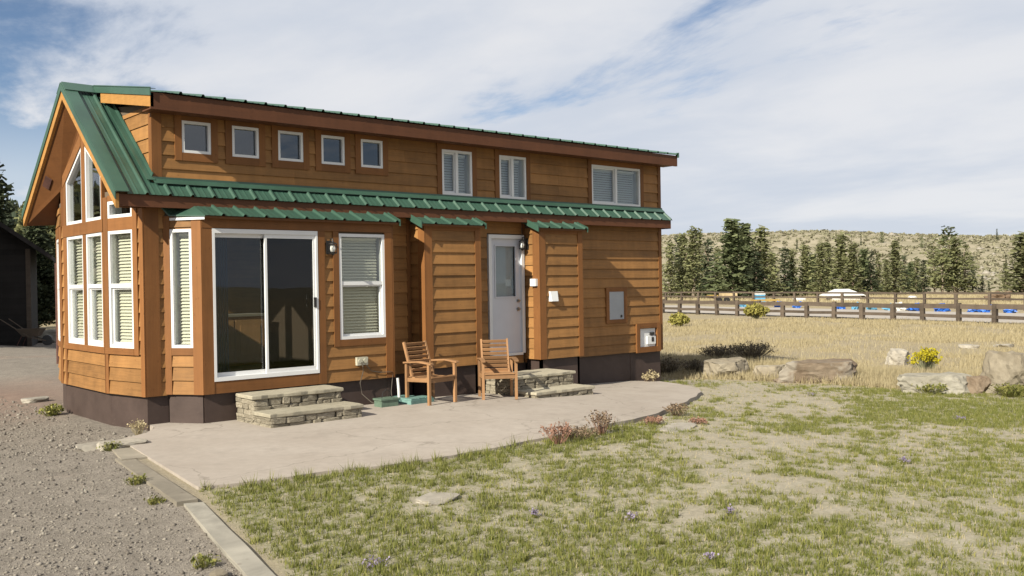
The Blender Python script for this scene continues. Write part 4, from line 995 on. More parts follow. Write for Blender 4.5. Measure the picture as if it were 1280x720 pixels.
tag(link('lawn_grass', np_mesh('lawn_grass', V, Fc, M_lawn, T_)), 'short patchy green lawn grass in front of the patio', 'grass', kind='stuff')
# straw thatch lying in the lawn
nT = 42000; x = rs.uniform(-3, 14, nT); y = rs.uniform(-11.5, .3, nT); k = (lawn_mask(x, y) > .5) & ~in_patio(x, y) & view_keep(x, y); x, y = x[k], y[k]; n = len(x)
V, Fc, T_ = blades(np.stack([x, y, tz(x, y)], 1), rs.uniform(.02, .05, n), .007, 1.5, rs, rs.rand(n))
tag(link('straw_thatch', np_mesh('straw_thatch', V, Fc, M_dry, T_)), 'short straw coloured dead grass between the green lawn tufts', 'grass', kind='stuff')
# meadow grass
nM = 420000; d = 17+34*rs.rand(nM)**1.4; a = rs.uniform(-.02, .60, nM)
x = CAM.x+F0.x*d+R0.x*d*a; y = CAM.y+F0.y*d+R0.y*d*a
den_ = fbm(x/1.6, y/1.6, 4); dens2 = fbm(x/5+3, y/5+8, 3)
fx_ = 39.0+(y-3)*.23
bolt = np.exp(-((x-14.8-.3*np.sin(y))/1.6)**2)
k = (lawn_mask(x, y) < .3) & (x < fx_+.6) & (x > 10.9) & (rs.rand(nM) < np.clip((den_*.6+dens2*.5-.48)*3.0+.9*bolt+.25*sm(29, 34, x), .04, 1))
x, y = x[k], y[k]; bl = bolt[k]; n = len(x)
H = rs.uniform(.05, .17, n)*(1+1.1*bl)*(1+.25*sm(28, 36, x)); t = np.clip(rs.rand(n)*.9, 0, 1)
V, Fc, T_ = blades(np.stack([x, y, tz(x, y)], 1), H, .012+.010*rs.rand(n)+.012*sm(20, 40, x), .7, rs, t)
tag(link('meadow_grass', np_mesh('meadow_grass', V, Fc, M_dry, T_)), 'tall pale dry meadow grass between the boulders and the fence', 'grass', kind='stuff')
# dry grass beyond the road
nM = 60000; d = 62+50*rs.rand(nM); a = rs.uniform(.08, .60, nM); x = CAM.x+F0.x*d+R0.x*d*a; y = CAM.y+F0.y*d+R0.y*d*a; k = (x > 58+.23*(y-3)); x, y = x[k], y[k]; n = len(x)
V, Fc, T_ = blades(np.stack([x, y, tz(x, y)], 1), rs.uniform(.12, .45, n), .05+.03*rs.rand(n), .7, rs, rs.rand(n))
tag(link('roadside_grass', np_mesh('roadside_grass', V, Fc, M_dry, T_)), 'dry grass strip between the far fence and the conifers', 'grass', kind='stuff')
# gravel stones
nG = 70000; d = 5.5+30*rs.rand(nG)**1.6; a = rs.uniform(-.62, .0, nG); x = CAM.x+F0.x*d+R0.x*d*a; y = CAM.y+F0.y*d+R0.y*d*a
k = ((x < edge_x(y)-.12) | ((y > -.6) & (x < -.35))) & ~((x > -.3) & (y > -.7)); x, y = x[k], y[k]; n = len(x)
big_ = rs.rand(n)**6; S = (.003+.0055*rs.rand(n)+.016*big_**2)*(1+d[k]/26)*(1+.25*np.exp(-((x+1)/1.0)**2)*(y > -1)); oc = np.array([(1, 0, 0), (-1, 0, 0), (0, 1, 0), (0, -1, 0), (0, 0, .7), (0, 0, -.7)], float)
jit = rs.uniform(.6, 1.2, (n, 6, 1)); an = rs.rand(n)*6.28; O = np.repeat(oc[None], n, 0)*jit*S[:, None, None]
xr = O[..., 0]*np.cos(an)[:, None]-O[..., 1]*np.sin(an)[:, None]; yr = O[..., 0]*np.sin(an)[:, None]+O[..., 1]*np.cos(an)[:, None]
V = np.stack([xr+x[:, None], yr+y[:, None], O[..., 2]+(tz(x, y)+S*.15)[:, None]], -1).reshape(-1, 3)
fo = np.array([(0, 2, 4), (2, 1, 4), (1, 3, 4), (3, 0, 4), (2, 0, 5), (1, 2, 5), (3, 1, 5), (0, 3, 5)]); Fc = (np.arange(n)[:, None, None]*6+fo[None]).reshape(-1, 3)
def pebble():
    M = MT('gravel_pebble'); t = M.attr('tint'); c = M.mix(t, (.165, .143, .122), (.33, .295, .25)); return M.fin(c, .95, .1)
tag(link('gravel_stones', np_mesh('gravel_stones', V, Fc, pebble(), np.repeat(rs.rand(n)**1.3, 6))), 'loose grey gravel stones on the drive left of the patio', 'gravel', kind='stuff')

def bush(name, x, y, r, h, nst, mat_stem, mat_tip, label, cat, seed, tip=.5, tipsz=.05, spread=1., group=None, stemw=.012, flat=False, z=None):
    """wiry shrub: stems fanning from the base, each with small leaves or blossom at its end"""
    rs = np.random.RandomState(seed); e = empty(name, (x, y, tzf(x, y) if z is None else z), 0, label, cat, group)
    az = rs.rand(nst)*6.283; el = rs.rand(nst)**.6*spread; ln = h*rs.uniform(.65, 1.05, nst)
    R = r*el*rs.uniform(.6, 1., nst); tipp = np.stack([np.cos(az)*R, np.sin(az)*R, np.sqrt(np.maximum(.05, 1-.55*(R/max(r, .01))**2))*ln], 1)
    root = np.stack([np.cos(az)*R*.15, np.sin(az)*R*.15, np.full(nst, -.02)], 1)
    mid = root*.45+tipp*.55; mid[:, 2] -= .02
    wv = np.stack([-np.sin(az+1), np.cos(az+1), np.zeros(nst)], 1)*stemw/2
    V = np.concatenate([np.stack([root-wv, root+wv, mid+wv*.8, mid-wv*.8, tipp+wv*.3, tipp-wv*.3], 1).reshape(-1, 3)]); k = np.arange(nst)*6
    Fc = np.concatenate([np.stack([k, k+1, k+2, k+3], 1), np.stack([k+3, k+2, k+4, k+5], 1)])
    link('stems', np_mesh('stems', V, Fc, mat_stem, np.repeat(rs.rand(nst), 6)), e)
    nl = int(nst*tip*6); j = rs.randint(nst, size=nl); f_ = rs.uniform(.7, 1.05, nl)[:, None] if not flat else rs.uniform(.93, 1.05, nl)[:, None]
    c = root[j]*(1-f_)+tipp[j]*f_+rs.normal(0, tipsz*.5, (nl, 3)); u = rs.normal(size=(nl, 3)); v = rs.normal(size=(nl, 3)); u *= tipsz*.5/np.linalg.norm(u, axis=1)[:, None]; v *= tipsz*.5/np.linalg.norm(v, axis=1)[:, None]
    V = np.stack([c-u-v, c+u-v, c+u+v, c-u+v], 1).reshape(-1, 3); Fc = np.arange(nl*4).reshape(nl, 4)
    link('foliage', np_mesh('foliage', V, Fc, mat_tip, np.repeat(rs.rand(nl), 4)), e); return e
bush('rabbitbrush', 16.0, -3.12, .38, .62, 190, M_ystem, M_yflow, 'yellow flowering bush behind the long grey boulder', 'bush', 1, tip=.8, tipsz=.038, spread=1., flat=True)
bush('rabbitbrush', 31.2, 15.8, .50, .55, 200, M_ystem, M_yfar, 'round yellow green bush in the meadow nearest the cabin corner', 'bush', 2, tip=1.6, tipsz=.10)
bush('rabbitbrush', 39.3, 17.0, .70, .72, 240, M_ystem, M_yfar, 'yellow green bush growing against the foot of the near fence', 'bush', 3, tip=1.6, tipsz=.12)
bush('dry_shrub', 16.4, 2.7, .75, .42, 320, M_sage, M_sage, 'left dark twiggy shrub behind the tan boulder', 'bush', 4, tip=.5, tipsz=.03, stemw=.016, spread=.95)
bush('dry_shrub', 17.3, 2.3, .85, .50, 340, M_sage, M_sage, 'right dark twiggy shrub rising from the tall dry grass', 'bush', 5, tip=.5, tipsz=.03, stemw=.016, spread=.95)
bush('dry_shrub', 12.4, 1.3, .70, .42, 280, M_sage, M_sage, 'grey brown shrub at the far cabin corner beside the skirting', 'bush', 6, tip=.5, tipsz=.03, stemw=.016, spread=.95)
bush('dry_shrub', 13.2, 1.1, .40, .32, 160, M_sage, M_sage, 'small grey twiggy shrub left of the tan boulder', 'bush', 16, tip=.5, tipsz=.03, stemw=.016, spread=.95)
bush('dry_weed', 9.95, -.32, .22, .30, 60, M_brownweed, M_dry, 'dry pale weed growing against the skirting under the power inlet', 'weed', 7, tip=.5, tipsz=.03, stemw=.006)
bush('red_weed', 3.02, -4.78, .24, .26, 70, M_red, M_red, 'reddish weed at the patio edge, leftmost of the row', 'weed', 8, tip=.9, tipsz=.018, stemw=.006)
bush('red_weed', 3.42, -4.72, .30, .15, 90, M_brownweed, M_brownweed, 'low brown weed at the patio edge between the two taller weeds', 'weed', 9, tip=.9, tipsz=.018, stemw=.006)
bush('red_weed', 3.88, -4.66, .22, .30, 80, M_red, M_brownweed, 'brown red weed at the patio edge, tallest of the row', 'weed', 10, tip=.9, tipsz=.018, stemw=.006)
bush('red_weed', 6.20, -3.98, .26, .18, 80, M_brownweed, M_brownweed, 'brown weed against the curved patio edge further right', 'weed', 12, tip=.9, tipsz=.018, stemw=.006)
bush('red_weed', 5.15, -4.40, .22, .10, 70, M_red, M_red, 'low red weed just below the curved patio edge', 'weed', 13, tip=.9, tipsz=.018, stemw=.006)
bush('red_weed', 5.70, -4.75, .16, .08, 50, M_red, M_red, 'small red weed in the lawn right of the grey flush stone', 'weed', 14, tip=.9, tipsz=.018, stemw=.006)
bush('dry_weed', -.22, -.30, .14, .20, 50, M_dry, M_dry, 'dry pale tuft at the foot of the prow corner', 'weed', 15, tip=.4, tipsz=.02, stemw=.006)
bush('grass_tuft', -.42, 2.75, .22, .16, 110, M_lawn, M_lawn, 'pale green grass tuft on the gravel beside the prow skirting', 'grass tuft', 17, tip=.3, tipsz=.03, stemw=.010)
bush('grass_tuft', -1.38, -3.42, .13, .09, 80, M_lawn, M_lawn, 'green grass tuft on the gravel beside the grey timber, upper one', 'grass tuft', 18, tip=.2, tipsz=.02, stemw=.007)
bush('grass_tuft', -1.54, -4.32, .11, .06, 60, M_lawn, M_lawn, 'green grass tuft on the gravel beside the grey timber, lower one', 'grass tuft', 19, tip=.2, tipsz=.02, stemw=.007)
bush('grass_tuft', -1.98, -6.38, .12, .08, 70, M_lawn, M_lawn, 'green grass tuft on the gravel beside the pale timber', 'grass tuft', 20, tip=.2, tipsz=.02, stemw=.007)
bush('grass_tuft', -.95, -1.42, .14, .10, 80, M_lawn, M_lawn, 'small green tuft below the flat pale corner stones', 'grass tuft', 24, tip=.2, tipsz=.02, stemw=.007)
bush('grass_tuft', 12.65, -4.75, .40, .20, 260, M_lawn, M_lawn, 'tall green grass tuft at the foot of the long grey boulder', 'grass tuft', 25, tip=.2, tipsz=.03, stemw=.010)
bush('grass_tuft', 13.25, -5.95, .50, .22, 300, M_lawn, M_lawn, 'tall green grass tuft at the foot of the largest boulder', 'grass tuft', 26, tip=.2, tipsz=.03, stemw=.010)
for i, (x, y, r, lb) in enumerate(((-1.19, -7.31, .13, 'purple flower clump nearest the pale timber at the bottom of the picture'), (.52, -7.06, .06, 'purple flowers in the lawn below the flat pale stone'), (1.66, -8.14, .05, 'small purple flower in the lawn at the lower middle'), (10.56, -3.56, .12, 'purple flowers in the bare ground in front of the long rusty boulder'),
        (9.37, -6.68, .12, 'purple flowers in the green lawn in front of the largest boulder'), (4.89, -8.02, .08, 'purple flowers in the right half of the lawn'), (.49, -8.82, .06, 'purple flower at the very bottom of the lawn, right of the middle'), (.99, -7.68, .06, 'purple flower in the lawn between the stone and the lower middle'))):
    bush('flower_clump', x, y, r, .07, 46, M_lawn, M_purple, lb, 'flowers', 40+i, tip=.28, tipsz=.013, stemw=.005, group='purple flowers in the lawn')

# ------------------------------------------------------------------ road and fences
def sheet(name, pts, mat, dz, cell=None):
    mb = MB(); mb.v = [(x, y, tzf(x, y)+dz) for x, y in pts]; mb.f = [tuple(range(len(pts)))]; return mb.build(name, mat)
def road_mat():
    M = MT('pale_dirt_road'); p = M.geo(); g = M.noise(p, .5, 6, .6); h = M.noise(p, 5, 6, .7)
    c = M.mix(M.rng(g, .3, .7), (.42, .375, .33), (.50, .45, .40)); c = M.val(c, M.rng(h, .3, .7, .9, 1.08)); M.bump(h, .3, .02); return M.fin(c, .95, .1)
mb = MB(); k = 0
for i, yv in enumerate(np.arange(-14, 70, 2.)):
    for t in (0, 1, 2, 3): xx = 39.9+(yv-3)*.23+t*3.6; mb.v.append((xx, float(yv), tzf(xx, yv)+.05))
n = len(mb.v)//4
mb.f = [(i*4+j, (i+1)*4+j, (i+1)*4+j+1, i*4+j+1) for i in range(n-1) for j in range(3)]
tag(mb.build('road', road_mat()), kind='structure')
def fence(name, xf, ys, h, rails, pw, label):
    y0_ = ys[0]; e = empty(name, (xf(y0_), y0_, -.3), 0, label, 'fence'); rs = np.random.RandomState(len(ys))
    me = MB().hexa([(a*pw/2*(1-.1*c), b*pw/2*(1-.1*c), -.2 if c == 0 else h) for c in (0, 1) for b in (-1, 1) for a in (-1, 1)]).mesh('post', M_fence)
    for yv in ys:
        o = link('post', me, e); o.location = (xf(yv)-xf(y0_), yv-y0_, 0); o.rotation_euler = (rs.normal(0, .02), rs.normal(0, .02), rs.uniform(-.2, .2)); o.scale = (rs.uniform(.9, 1.15), rs.uniform(.9, 1.15), rs.uniform(.94, 1.05))
    for ya, yb in zip(ys[:-1], ys[1:]):
        for zz, th in rails:
            MB().bar((xf(ya)-xf(y0_)-.0, ya-y0_, zz+rs.normal(0, .015)), (xf(yb)-xf(y0_), yb-y0_, zz+rs.normal(0, .015)), .09, th).build('rail', M_fence, e)
fx1 = lambda y: 39.0+(y-3)*.23
def yon(px, fx):      # where the sight line through picture column px crosses a fence line
    rr = (px-640)/FPX; dx = F0.x+R0.x*rr; dy = F0.y+R0.y*rr; lo, hi = 1., 300.
    for _ in range(60):
        mid_ = (lo+hi)/2
        if CAM.x+dx*mid_ < fx(CAM.y+dy*mid_): lo = mid_
        else: hi = mid_
    return CAM.y+dy*lo
ys1 = [yon(p, fx1) for p in (1392, 1340, 1292, 1243, 1198, 1153, 1116, 1077, 1042, 1008, 978, 949, 921, 896, 872, 849, 828, 808)]
fence('rail_fence', fx1, ys1, .92, [(.78, .22), (.34, .15)], .20, 'near brown wooden rail fence along the edge of the meadow')
fx2 = lambda y: 55.5+(y-3)*.25
ys2 = [-2+2.35*i for i in range(24)]
fence('rail_fence', fx2, ys2, 1.12, [(1.05, .13), (.68, .12)], .17, 'far brown wooden rail fence on the other side of the dirt road')
# blue bundles and odds and ends on the far side of the road
for i, (px, s, mt, lb) in enumerate(((929, .55, M_cyan, 'light blue bundle behind the fences, leftmost of the row'), (973, .55, M_blue, 'blue bundle behind the fence, second from the left'), (997, .50, M_blue, 'blue bundle behind the fence, third from the left'), (1050, .62, M_blue, 'bright blue bundle behind the fence below the white tent'),
        (1070, .50, M_cyan, 'pale blue bundle right of the bright blue one below the tent'), (1090, .55, M_cyan, 'grey blue bundle midway along the far fence'), (1111, .48, M_cyan, 'teal blue bundle left of the white sack'), (1126, .45, M_canvas, 'white sack standing between blue bundles at the far fence'),
        (1143, .75, M_blue, 'blue bundle right of the white sack'), (1178, .95, M_blue, 'widest blue heap behind the far fence'), (1218, .45, M_blue, 'bright blue bundle left of the two close to the right edge'), (1231, .50, M_blue, 'dark blue bundle next to the bright one near the right edge'), (1262, .55, M_blue, 'blue bundle behind the fence, closest to the right edge'))):
    f3 = lambda y: 51.6+(y-3)*.24
    yv = yon(px, f3); rock(f3(yv), yv, s*.58, .36, .27, RZ+.1*i, mt, lb, 'bundle', 60+i, sink=.05, name='tarp_bundle', sub=3, rough=.9, group='blue bundles stored along the far fence')
def ray_at(px, dep): rr = (px-640)/FPX; return CAM.x+(F0.x+R0.x*rr)*dep, CAM.y+(F0.y+R0.y*rr)*dep
# white marquee tent (about 4 m wide)
x, y = ray_at(1052, 86); e = empty('white_tent', (x, y, tzf(x, y)-.25), RZ, 'low white canvas tent with sloping roof in front of the conifers', 'tent')
e.scale = (.72, .72, .80)
MB().add([(-2.4, -1.6, 1.05), (2.4, -1.6, 1.05), (2.4, 1.6, 1.05), (-2.4, 1.6, 1.05), (-.9, 0, 1.75), (.9, 0, 1.75), (-2.4, -1.6, 1.0), (2.4, -1.6, 1.0), (2.4, 1.6, 1.0), (-2.4, 1.6, 1.0)], [(0, 1, 5, 4), (1, 2, 5), (2, 3, 4, 5), (3, 0, 4), (0, 6, 7, 1), (1, 7, 8, 2), (2, 8, 9, 3), (3, 9, 6, 0), (6, 9, 8, 7)]).build('roof', M_canvas, e)
MB().box(W0, -1.6, 1.9, -1.2, 1.2, 0, 1.0).build('wall', M_canvas, e); MB().add([(2.3, -1.2, 1.05), (3.9, -.9, .5), (3.9, .9, .5), (2.3, 1.2, 1.05), (2.3, -1.2, 1.0), (3.9, -.9, .45), (3.9, .9, .45), (2.3, 1.2, 1.0)], [(0, 1, 2, 3), (7, 6, 5, 4), (0, 4, 5, 1), (1, 5, 6, 2), (2, 6, 7, 3), (3, 7, 4, 0)]).build('awning', M_canvas, e)
x, y = ray_at(949, 84); e = empty('water_tank', (x, y, tzf(x, y)+.2), RZ, 'light blue tank with white lid in front of the big pine', 'tank')
MB().box(W0, -.42, .42, -.4, .4, -.4, .62).build('body', M_cyan, e); MB().add([(-.46, -.44, .62), (.46, -.44, .62), (.46, .44, .62), (-.46, .44, .62), (-.32, -.3, .86), (.32, -.3, .86), (.32, .3, .86), (-.32, .3, .86)], [(0, 1, 5, 4), (1, 2, 6, 5), (2, 3, 7, 6), (3, 0, 4, 7), (4, 5, 6, 7), (3, 2, 1, 0)]).build('lid', M_canvas, e)
x, y = ray_at(906, 86); e = empty('flatbed_trailer', (x, y, tzf(x, y)), RZ, 'flat trailer loaded with pale lumber left of the big pine', 'trailer')
MB().box(W0, -1.6, .9, -.8, .8, .55, .70).build('bed', M_rust, e)
for s in (-.7, .0): MB().tube([(s, -.85, .3), (s, -.65, .3)], .3, 14).build('wheel', M_black, e)
for j in range(3): MB().box(W0, -.4, .95, -.75+j*.5, -.35+j*.5, .705, .95+.05*(j % 2)).build('lumber', M_planks, e)
MB().box(W0, -1.55, -.75, -.7, .6, .705, .80).build('deck_panel', M_yellow, e)
x, y = ray_at(956, 70); e = MB().box(W0, -.95, .95, -.5, .5, .0, .10); o = e.build('plank_stack', M_yellow); o.location = (x, y, tzf(x, y)+.55); o.rotation_euler.z = RZ; tag(o, 'ochre plank stack below the light blue tank', 'planks')
x, y = ray_at(999, 88); rock(x, y, .6, .5, .28, RZ, M_canvas, 'low grey white tarp heap left of the tent', 'bundle', 77, name='tarp_bundle', sub=2, rough=.3, sink=.1)
x, y = ray_at(1141, 88); rock(x, y, .45, .4, .24, RZ, M_canvas, 'small white heap at the foot of the conifers right of the tent', 'bundle', 78, name='tarp_bundle', sub=2, rough=.3, sink=.1)
x, y = ray_at(1250, 72); rock(x, y, .95, .7, .55, RZ, M_brownweed, 'brown brush pile behind the far fence near the right edge', 'brush pile', 79, name='brush_pile', sub=3, rough=.9, sink=.1)

# ------------------------------------------------------------------ conifers
def conifer(seed, h, r, base, nwh, per, q, size, power=.85, droop=.15, gap=.1, top=.0):
    """crown verts/faces: whorled branches carrying many small needle sprays"""
    rs = np.random.RandomState(seed); C_ = []; D_ = []
    for i in range(nwh):
        t = (i+rs.rand()*.8)/nwh; z = base+(h-base)*t; ln0 = r*((1-t)**power*.97+.03+top*math.sin(math.pi*t)*.4)
        if rs.rand() < gap: continue
        for b in range(per):
            z = base+(h-base)*min(.985, max(0, t+rs.uniform(-1.1, 1.1)/nwh)); tb = (z-base)/(h-base); ln0 = r*((1-tb)**power*.97+.03+top*math.sin(math.pi*tb)*.4)
            az = (b+rs.rand()*.9)/per*6.283+i*1.1; ln = ln0*rs.uniform(.45, 1.12); m_ = max(4, int(q*(.35+.65*ln/r)))
            s = rs.rand(m_)**.75; up = rs.uniform(-.1, .55)-droop
            pts = np.stack([np.cos(az)*ln*s, np.sin(az)*ln*s, z+ln*(up*s+.22*s**2)], 1)+rs.normal(0, size*.55, (m_, 3))*np.array([1, 1, 1.0])
            C_.append(pts); D_.append(np.stack([np.full(m_, np.cos(az)), np.full(m_, np.sin(az)), rs.uniform(-.2, .5, m_)], 1)+rs.normal(0, .5, (m_, 3)))
    Cn = np.concatenate(C_); Dn = np.concatenate(D_); n = len(Cn); Dn /= np.linalg.norm(Dn, axis=1)[:, None]
    S_ = np.cross(Dn, rs.normal(size=(n, 3))); S_ /= np.linalg.norm(S_, axis=1)[:, None]
    l = size*rs.uniform(.6, 1.3, n)[:, None]; wd_ = l*rs.uniform(.22, .42, n)[:, None]
    V = np.stack([Cn-Dn*l*.5-S_*wd_*.5, Cn-Dn*l*.5+S_*wd_*.5, Cn+Dn*l*.5+S_*wd_, Cn+Dn*l*.6-S_*wd_*.4], 1).reshape(-1, 3)
    clump = np.repeat(np.clip(.5+rs.normal(0, .28, n), 0, 1), 4); return V, np.arange(4*n).reshape(n, 4), clump
def trunk_mesh(h, r, seed, mat, base, spread):
    rs = np.random.RandomState(seed); mb = MB(); k = 7; pts = [(rs.normal(0, .02)*i, rs.normal(0, .02)*i, h*.98*i/k-.15*(i == 0)) for i in range(k+1)]
    mb.tube(pts, [r*(1-.93*i/k) for i in range(k+1)], 8)
    for j in range(16):
        z = base+(h-base)*rs.rand()*.8; az = rs.rand()*6.28; ln = spread*(1-z/h)*.75; mb.tube([(0, 0, z), (math.cos(az)*ln*.6, math.sin(az)*ln*.6, z+.03*ln), (math.cos(az)*ln, math.sin(az)*ln, z+.12*ln)], [r*.2, r*.12, r*.04], 4)
    return mb.mesh('trunk', mat, True)
VAR = []
for k, (h, r, base, nwh, per, q, size, pw, dr, gp, mt, tm) in enumerate((
        (8, 1.75, .35, 26, 8, 16, .34, 1.12, .16, .05, M_pine, M_bark),            # 0 full pine
        (8, 1.25, .5, 24, 6, 12, .30, 1.15, .18, .14, M_pine_olive, M_trunkpale),   # 1 slim olive with pale trunk
        (8, 1.45, .3, 24, 7, 13, .32, 1.12, .18, .08, M_pine_olive, M_bark),        # 2 olive cone
        (8, 1.15, .6, 22, 6, 10, .30, 1.2, .2, .12, M_pine_dark, M_bark),         # 3 dark narrow
        (8, 1.55, 1.0, 18, 6, 11, .34, .75, .08, .2, M_pine_olive, M_trunkpale),  # 4 open pine, trunk showing
        (8, 1.60, .9, 16, 6, 12, .36, .6, -.05, .15, M_pine, M_bark))):           # 5 round headed
    V, Fc, T_ = conifer(100+k, h, r, base, nwh, per, q, size, pw, dr, gp, top=.5 if k >= 4 else 0)
    VAR.append((np_mesh('crown', V, Fc, mt, T_), trunk_mesh(h, .16, k, tm, base, r)))
ORD = 'first second third fourth fifth sixth seventh eighth ninth tenth eleventh twelfth thirteenth fourteenth fifteenth sixteenth seventeenth eighteenth nineteenth twentieth twenty-first twenty-second twenty-third twenty-fourth twenty-fifth twenty-sixth twenty-seventh twenty-eighth twenty-ninth thirtieth thirty-first thirty-second thirty-third thirty-fourth thirty-fifth thirty-sixth thirty-seventh thirty-eighth thirty-ninth fortieth'.split()
LOOK = ['full green pine', 'slim olive pine with pale trunk', 'olive green conifer', 'dark narrow conifer', 'open pine with bare trunk showing', 'round headed pine']
def tree(x, y, var, h, wid, label, group, rz=None, dz=0.):
    cr_, tr_ = VAR[var]; e = empty('pine_tree', (x, y, tzf(x, y)+dz), random.uniform(0, 6.28) if rz is None else rz, label, 'tree', group)
    s = h/8.; e.scale = (s*wid, s*wid, s); link('trunk', tr_, e); link('crown', cr_, e); return e
# (picture column, depth, top row in the photograph, variant, width)
row = [(838, 104, 305, 1, 1.0), (848, 112, 299, 3, .9), (855, 106, 296, 1, 1.1), (867, 104, 288, 1, 1.05), (874, 116, 290, 1, 1.0), (886, 102, 304, 3, 1.1), (897, 108, 312, 1, .9), (916, 100, 279, 0, 1.30), (932, 106, 284, 0, 1.15), (953, 104, 289, 2, 1.35), (946, 98, 318, 3, 1.5),
       (981, 104, 312, 3, 1.15), (990, 106, 316, 2, .85), (1007, 108, 309, 2, .95), (1026, 106, 307, 2, 1.0), (1036, 114, 306, 2, .9), (1052, 106, 297, 2, 1.05), (1066, 104, 308, 2, 1.1), (1080, 110, 314, 0, .9), (1089, 106, 315, 3, 1.0), (1098, 112, 318, 1, .9), (1119, 105, 305, 2, 1.05), (1130, 112, 322, 3, 1.0), (1146, 108, 324, 1, 1.0), (1154, 106, 326, 3, .9),
       (1168, 112, 301, 4, .9), (1178, 104, 305, 4, 1.1), (1186, 116, 287, 5, .95), (1194, 104, 300, 1, 1.3), (1206, 104, 310, 4, 1.0), (1216, 110, 322, 3, .9), (1228, 106, 346, 3, 1.1), (1236, 112, 352, 3, 1.0), (1257, 120, 330, 1, .9), (1278, 96, 296, 2, 1.3), (966, 118, 318, 2, 1.1), (1016, 120, 320, 0, 1.0), (1108, 120, 326, 2, 1.0), (1139, 122, 330, 0, 1.0), (862, 122, 312, 0, 1.1)]
row.sort()
for i, (px, dep, ty, var, wid) in enumerate(row):
    x, y = ray_at(px, dep); hor = 353-(px-640)*.016; zt = CAM.z+(hor-ty)/FPX*dep; h = zt-tzf(x, y)
    tree(x, y, var, h*1.03, wid*5.4/max(h, 3.5) if False else wid*random.uniform(1.3, 1.65)*(1.0 if h > 7 else 1.15), '%s, %s from left in the row beyond the road' % (LOOK[var], ORD[i]), 'conifers in a row beyond the dirt road')
hillt = [(851, 262, 290, 5, 1.0, 'small pine on the ridge just right of the cabin corner'), (997, 235, 304, 3, 1.1, 'small pine on the hillside above the middle of the tree row'), (1103, 245, 301, 5, 1.3, 'dark round pine standing on the hill crest right of the middle'), (1077, 240, 317, 3, .8, 'tiny pine on the hillside left of the dark round pine'), (1153, 230, 300, 5, .9, 'pine on the hill behind the open pines'), (1247, 250, 298, 3, 1.2, 'small dark pine on the far ridge towards the right'), (1272, 215, 297, 5, 1.1, 'pine on the ridge at the right edge of the picture'), (1258, 180, 331, 3, 1.0, 'small pine low on the hillside at the right')]
for px, dep, ty, var, wid, lb in hillt:
    x, y = ray_at(px, dep); hor = 353-(px-640)*.016; zt = CAM.z+(hor-ty)/FPX*dep; zg = tzf(x, y); h = max(3.2, zt-zg)
    tree(x, y, var, h, wid, lb, 'scattered pines on the hill', dz=-.3)

# ------------------------------------------------------------------ hillside scrub, rocks and far forest
def scatter_tufts(n, xs_, ys_, R, H, rs, npt=14):
    """low rounded leaf clumps"""
    u = rs.normal(size=(n, npt, 3)); u /= np.linalg.norm(u, axis=2)[:, :, None]; u[..., 2] = np.abs(u[..., 2])
    c = u*np.stack([R, R, H], 1)[:, None, :]*rs.uniform(.6, 1., (n, npt, 1)) + np.stack([xs_, ys_, tz(xs_, ys_)], 1)[:, None, :]
    c = c.reshape(-1, 3); m_ = len(c); s = np.repeat(R, npt)[:, None]*.36
    a = rs.normal(size=(m_, 3)); b = rs.normal(size=(m_, 3)); a *= s/np.linalg.norm(a, axis=1)[:, None]; b *= s/np.linalg.norm(b, axis=1)[:, None]
    return np.stack([c-a-b, c+a-b, c+a+b, c-a+b], 1).reshape(-1, 3), np.arange(4*m_).reshape(m_, 4), np.repeat(rs.rand(m_), 4)
n = 7500; d = 150+230*rs.rand(n); a = rs.uniform(.10, .66, n); x = CAM.x+F0.x*d+R0.x*d*a; y = CAM.y+F0.y*d+R0.y*d*a; k = rs.rand(n) < .35+fbm(x/18, y/18, 3)*.9; x, y = x[k], y[k]; n = len(x)
R_ = rs.uniform(.25, .75, n); V, Fc, T_ = scatter_tufts(n, x, y, R_, R_*.8, rs)
tag(link('hillside_scrub', np_mesh('hillside_scrub', V, Fc, M_scrub, T_)), 'grey green sagebrush covering the far hillside', 'scrub', kind='stuff')
n = 900; d = 160+220*rs.rand(n); a = rs.uniform(.10, .66, n); x = CAM.x+F0.x*d+R0.x*d*a; y = CAM.y+F0.y*d+R0.y*d*a; k = fbm(x/22+7, y/22, 3)+.22*sm(.35, .6, a) > .52; x, y = x[k], y[k]; n = len(x); S = rs.uniform(.4, 1.5, n)*rs.uniform(.5, 1, n)
O = np.repeat(oc[None], n, 0)*rs.uniform(.5, 1.2, (n, 6, 1))*S[:, None, None]*np.array([1.3, 1.3, .8]); V = np.stack([O[..., 0]+x[:, None], O[..., 1]+y[:, None], O[..., 2]+tz(x, y)[:, None]], -1).reshape(-1, 3); Fc = (np.arange(n)[:, None, None]*6+fo[None]).reshape(-1, 3)
tag(link('hillside_rocks', np_mesh('hillside_rocks', V, Fc, M_boulder_pale)), 'pale rocks scattered over the far hillside', 'rocks', kind='stuff')
n = 5200; az = rs.uniform(math.radians(-62), math.radians(24), n); d = 250+140*rs.rand(n); x = CAM.x+np.sin(az)*d; y = CAM.y+np.cos(az)*d; z = tz(x, y); h = rs.uniform(4.5, 9.5, n)
base_ = []; faces_ = []
ang = np.arange(6)/6*6.283; prof = [(.9, .08), (1.0, .2), (.62, .5), (.3, .8)]
lay = [np.stack([x[:, None]+np.cos(ang)[None]*rs.uniform(.6, 1.15, (n, 6))*h[:, None]*.2*r_, y[:, None]+np.sin(ang)[None]*rs.uniform(.6, 1.15, (n, 6))*h[:, None]*.2*r_, (z+h*t_)[:, None]+rs.normal(0, .04, (n, 6))*h[:, None]], -1) for r_, t_ in prof]
V = np.concatenate(lay+[np.stack([x, y, z+h], -1)[:, None]], 1); nvv = V.shape[1]; fl_ = []
